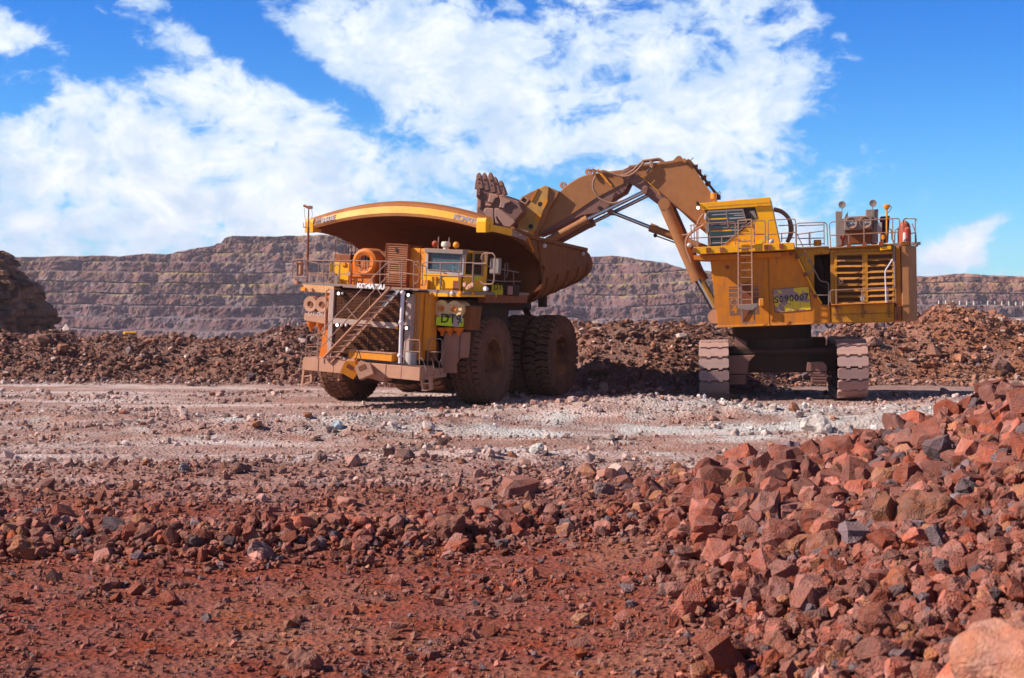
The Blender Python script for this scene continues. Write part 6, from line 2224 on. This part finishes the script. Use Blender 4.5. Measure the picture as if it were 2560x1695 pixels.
def cyl(y, v0, p0, v1, p1, v2, p2, rb, rr, name='hydraulic_cylinder', mat=None, par=None):
    """rod from p0 to p1, barrel from p1 to p2"""
    A0 = sn('y', y, v0, p0); A1 = sn('y', y, v1, p1); A2 = sn('y', y, v2, p2)
    d = (A1 - A2).normalized()
    b_ = MB().tube(A2, A1, rb, 20).tube(A1 - d * .25, A1 + d * .02, rb * 1.13, 20)
    b_.tube(A2 - Vector((0, rb, 0)), A2 + Vector((0, rb, 0)), rb * .95, 16)
    o = sp(b_, name, mat or ARMP, par, smooth=True)
    r_ = MB().tube(A1, A0, rr, 14)
    sp(MB().tube(A0 - Vector((0, rr * 1.5, 0)), A0 + Vector((0, rr * 1.5, 0)), rr * 1.45, 16), 'rod_eye', BUCK, o, smooth=True)
    if par is None:
        sp(r_, 'piston_rod', CHROME, o, smooth=True)
    else:
        sp(r_, 'piston_rod', CHROME, par, smooth=True)
    return A0, A1, A2


def cyl_at(off, pts, rb, rr, mat):
    A0, A1, A2 = [q + Vector((0, off, 0)) for q in pts]
    d = (A1 - A2).normalized()
    b_ = MB().tube(A2, A1, rb, 20).tube(A1 - d * .25, A1 + d * .02, rb * 1.13, 20).tube(A2 - Vector((0, rb, 0)), A2 + Vector((0, rb, 0)), rb * .95, 16)
    o = sp(b_, 'hydraulic_cylinder', mat, smooth=True)
    sp(MB().tube(A0 - Vector((0, rr * 1.5, 0)), A0 + Vector((0, rr * 1.5, 0)), rr * 1.45, 16), 'rod_eye', BUCK, o, smooth=True)
    sp(MB().tube(A1, A0, rr, 14), 'piston_rod', CHROME, o, smooth=True)


pts = cyl(-1.12, 'C', (405, 1150), 'C', (240, 850), 'B', (1240, 790), .27, .14)
cyl_at(2.1, pts, .27, .14, BUCK)
pts = cyl(-.98, 'B', (960, 608), 'A', (1725, 945), 'A', (1190, 1235), .17, .085, mat=ARMP)
cyl_at(1.9, pts, .17, .085, BUCK)
pts = cyl(-.30, 'B', (480, 890), 'B', (1040, 1110), 'B', (1840, 1420), .17, .085, mat=ARMP)
cyl_at(.8, pts, .17, .085, BUCK)
P = sn('y', -.3, 'B', (1110, 1225), (1150, 1240), (1440, 1345))
sp(MB().path(P, .03, 6).ball(P[0], .09), 'grease_line', BLK)
p = sn('y', -1.3, 'C', (398, 1190))
sp(MB().tube((p.x, -1.5, p.z), (p.x, 1.5, p.z), .30, 20), 'cylinder_foot', DUST, smooth=True)

# hoses on the arm
for y_, v, pts, r in ((-.95, 'B', [(275, 400), (242, 480), (246, 580), (330, 705), (480, 772), (620, 750), (760, 700)], .048),
                      (-1.0, 'B', [(330, 325), (450, 358), (570, 385), (690, 375), (790, 320), (870, 240), (935, 190)], .050), (-1.08, 'B', [(380, 318), (520, 362), (640, 398), (740, 388), (830, 335), (900, 265), (950, 200)], .050),
                      (-.5, 'B', [(930, 182), (1050, 165), (1150, 152), (1195, 172), (1240, 205)], .055), (-.3, 'B', [(940, 200), (1060, 182), (1160, 172), (1200, 195)], .045), (-.9, 'B', [(1045, 170), (1055, 240), (1020, 300), (985, 355)], .05), (-.95, 'B', [(1065, 180), (1075, 250), (1040, 300), (1005, 350)], .04),
                      (-1.3, 'B', [(1785, 925), (1725, 1010), (1680, 1110), (1580, 1205), (1480, 1222), (1390, 1170), (1330, 1080), (1300, 960), (1265, 880)], .055),
                      (-1.45, 'B', [(1790, 1075), (1680, 1140), (1590, 1210), (1545, 1290), (1545, 1400), (1580, 1500), (1620, 1600)], .055),
                      (-1.0, 'B', [(1230, 880), (1250, 970), (1310, 1050), (1340, 1100)], .04)):
    sp(MB().path(spline(sn('y', y_, v, *pts), 7), r, 8), 'hydraulic_hose', HOSE, smooth=True)
hr = MB()
hr.path(sn('y', -.5, 'B', (1560, 162), (1600, 185), (1720, 330), (1860, 510), (2020, 700)), .05, 6)
hr.path(sn('y', -.2, 'B', (1580, 200), (1680, 300), (1800, 440), (1900, 560), (2000, 710)), .06, 6)
for p, q in (((1605, 170), (1645, 135)), ((1670, 250), (1708, 230)), ((1715, 320), (1745, 300)), ((1785, 390), (1822, 362)), ((1805, 412), (1842, 380)), ((1850, 480), (1880, 470)), ((1975, 640), (2012, 605)), ((1990, 660), (2030, 625))):
    P = sn('y', -.5, 'B', p, q)
    hr.tube(P[0], P[1], .018, 5)
for q in ((1670, 265), (1720, 330), (1790, 420), (1850, 500), (1990, 690)):
    p = sn('y', -.4, 'B', q)
    hr.box((p.x - .12, -.5, p.z - .1), (p.x + .1, -.2, p.z + .1))
sp(hr, 'hose_rail', paint('rail_brown', (.12, .05, .03), .4))

# --- bucket
bkt = [(170, 505), (215, 490), (330, 560), (480, 600), (560, 590), (620, 640), (690, 665), (775, 690), (800, 760), (838, 830), (700, 985), (640, 1060), (560, 1150), (350, 1200), (220, 1150), (172, 860), (182, 640)]
bk = sp(MB().prism(sn('y', -1.75, 'A', *bkt), (0, 3.5, 0)), 'bucket', BUCK, boom, bevel=.05)
for pts in ([(278, 800), (312, 778), (412, 790), (418, 1005), (372, 995), (345, 930), (270, 842)], [(425, 800), (440, 786), (482, 786), (700, 950), (716, 978), (640, 1056), (560, 1040), (460, 905), (448, 915), (500, 1010), (445, 1000), (425, 900)],
            [(350, 592), (375, 580), (482, 602), (482, 640), (432, 652), (402, 722), (328, 700), (352, 625)], [(310, 712), (396, 742), (352, 768), (298, 750)], [(488, 622), (500, 612), (652, 682), (642, 706), (578, 722), (558, 792), (488, 776), (512, 692)],
            [(185, 650), (240, 680), (235, 790), (190, 780)], [(172, 515), (222, 520), (218, 600), (200, 610), (200, 540), (180, 640), (168, 630)]):
    sp(MB().prism(sn('y', -1.87, 'A', *pts), (0, .13, 0)), 'wear_plate', paint('wear_plate_steel', (.38, .21, .165), .5) if 'wear_plate_steel' not in MATS else MATS['wear_plate_steel'], bk, bevel=.03)
for k, (tip, base, y_) in enumerate((((210, 290), (222, 520), -1.6), ((285, 290), (305, 545), -.85), ((370, 285), (400, 575), -.05), ((430, 345), (470, 600), .75), ((512, 398), (545, 605), 1.55))):
    t_, b_ = sn('y', y_, 'A', tip, base)
    mid = t_.lerp(b_, .42)
    tb = MB()

    def tap(p, q, w0, w1, d0, d1):
        d = (q - p).normalized()
        sx = d.cross(Vector((0, 1, 0))).normalized()
        sy = Vector((0, 1, 0))
        vs = [c + e * sx * w / 2 + f * sy * dd / 2 for c, w, dd in ((p, w0, d0), (q, w1, d1)) for e, f in ((-1, -1), (1, -1), (1, 1), (-1, 1))]
        tb.add(vs, [(3, 2, 1, 0), (4, 5, 6, 7), (0, 1, 5, 4), (1, 2, 6, 5), (2, 3, 7, 6), (3, 0, 4, 7)])
    tap(b_, mid, .40, .27, .42, .34)
    tap(mid, t_.lerp(mid, .35), .25, .20, .32, .26)
    tap(t_.lerp(mid, .35), t_, .20, .07, .26, .14)
    for f in (.38, .62):
        c = t_.lerp(b_, f)
        tb.tube(c - Vector((0, .21, 0)), c - Vector((0, .13, 0)), .05, 8)
    sp(tb, 'tooth', BUCK, bk, bevel=.02)
brk = sp(MB().prism(sn('y', -1.02, 'A', (1135, 465), (1190, 492), (1172, 660), (1120, 800), (1045, 985), (1000, 1080), (965, 1142), (925, 1180), (760, 1120), (740, 1000), (830, 840), (872, 745), (940, 690), (1022, 518)), (0, 2.04, 0)), 'bucket_bracket', BRACK, bk, bevel=.03)
sp(MB().prism(sn('y', -1.08, 'A', (1022, 518), (1040, 512), (950, 690), (925, 680)), (0, .1, 0)), 'bracket_rib', ORAM, brk)
sp(MB().prism(sn('y', -1.00, 'A', (1020, 522), (940, 558), (862, 600), (802, 632), (778, 680), (790, 742), (825, 790), (845, 840), (875, 765), (935, 690)), (0, 2.0, 0)), 'bracket_ear', ARMP, brk, bevel=.02)
P = sn('y', -1.03, 'A', (830, 620), (900, 668), (860, 728), (790, 680))
fr2 = MB()
for i in range(4):
    fr2.bar(P[i], P[(i + 1) % 4], .05, .05, (0, 1, 0))
sp(fr2, 'socket_frame', DUST, brk)
sp(MB().prism(P, (0, .03, 0)), 'socket', DARK, brk)
sp(MB().prism(sn('y', -.92, 'A', (1190, 490), (1335, 550), (1290, 640), (1215, 740), (1105, 1000), (1012, 1175), (962, 1150), (1045, 985), (1172, 660)), (0, 1.84, 0)), 'bracket_flank', ARMP, brk, bevel=.02)
for q, r in (((1063, 727), .095), ((935, 1042), .105)):
    p = sn('y', -1.04, 'A', q)
    sp(MB().lathe([(.0001, -.01), (r, -.01), (r + .01, .02)], (p.x, -1.03, p.z), (0, 1, 0), 24), 'pin_hole', BLK, brk)
for pts in ([(1120, 690), (1165, 640), (1172, 690), (1115, 800), (1080, 770)], [(1020, 855), (1085, 890), (1040, 985), (985, 930)], [(900, 1100), (960, 1110), (990, 1150), (950, 1180)]):
    sp(MB().prism(sn('y', -1.045, 'A', *pts), (0, .03, 0)), 'bracket_pad', YELD, brk)

# --- service vehicle behind the left bank
sv = root('service_vehicle', 'small yellow service vehicle half hidden behind the left rubble bank', 'vehicle', (at(325, 0, 92), 92, 0.0), Matrix.Rotation(.3, 4, 'Z'))
MB().box((-.7, -.9, .6), (.7, 1.3, 1.35)).build('body', YEL, sv, bevel=.05)
MB().box((-.40, -.6, 1.35), (.40, .7, 2.22)).build('cab', YEL, sv, bevel=.05)
MB().box((-.3, -.62, 1.5), (.3, -.59, 2.1)).build('window', DGLASS, sv)
for x_, y_ in ((-.75, -.6), (.75, -.6), (-.75, 1.0), (.75, 1.0)):
    MB().tube((x_ - .12, y_, .42), (x_ + .12, y_, .42), .42, 18).build('wheel', TYRE, sv)
# ---------------------------------------------------------------- dusty air
hm = bpy.data.materials.new('haze_air')
hm.use_nodes = True
for nd in list(hm.node_tree.nodes):
    if nd.type != 'OUTPUT_MATERIAL':
        hm.node_tree.nodes.remove(nd)
pv = hm.node_tree.nodes.new('ShaderNodeVolumePrincipled')
pv.inputs['Color'].default_value = (.80, .70, .82, 1)
pv.inputs['Density'].default_value = .00011
pv.inputs['Anisotropy'].default_value = 0.0
hm.node_tree.links.new(pv.outputs[0], [n for n in hm.node_tree.nodes if n.type == 'OUTPUT_MATERIAL'][0].inputs['Volume'])
bm = bmesh.new()
bmesh.ops.create_cube(bm, size=1.0)
for v in bm.verts:
    v.co = Vector((v.co.x * 5200, v.co.y * 3600 + 1600, v.co.z * 175 + 48))
me = bpy.data.meshes.new('haze')
bm.to_mesh(me)
bm.free()
me.materials.append(hm)
o = bpy.data.objects.new('haze', me)
COL.objects.link(o)
tag(o, 'faint lilac dust haze filling the air of the open pit', kind='stuff')
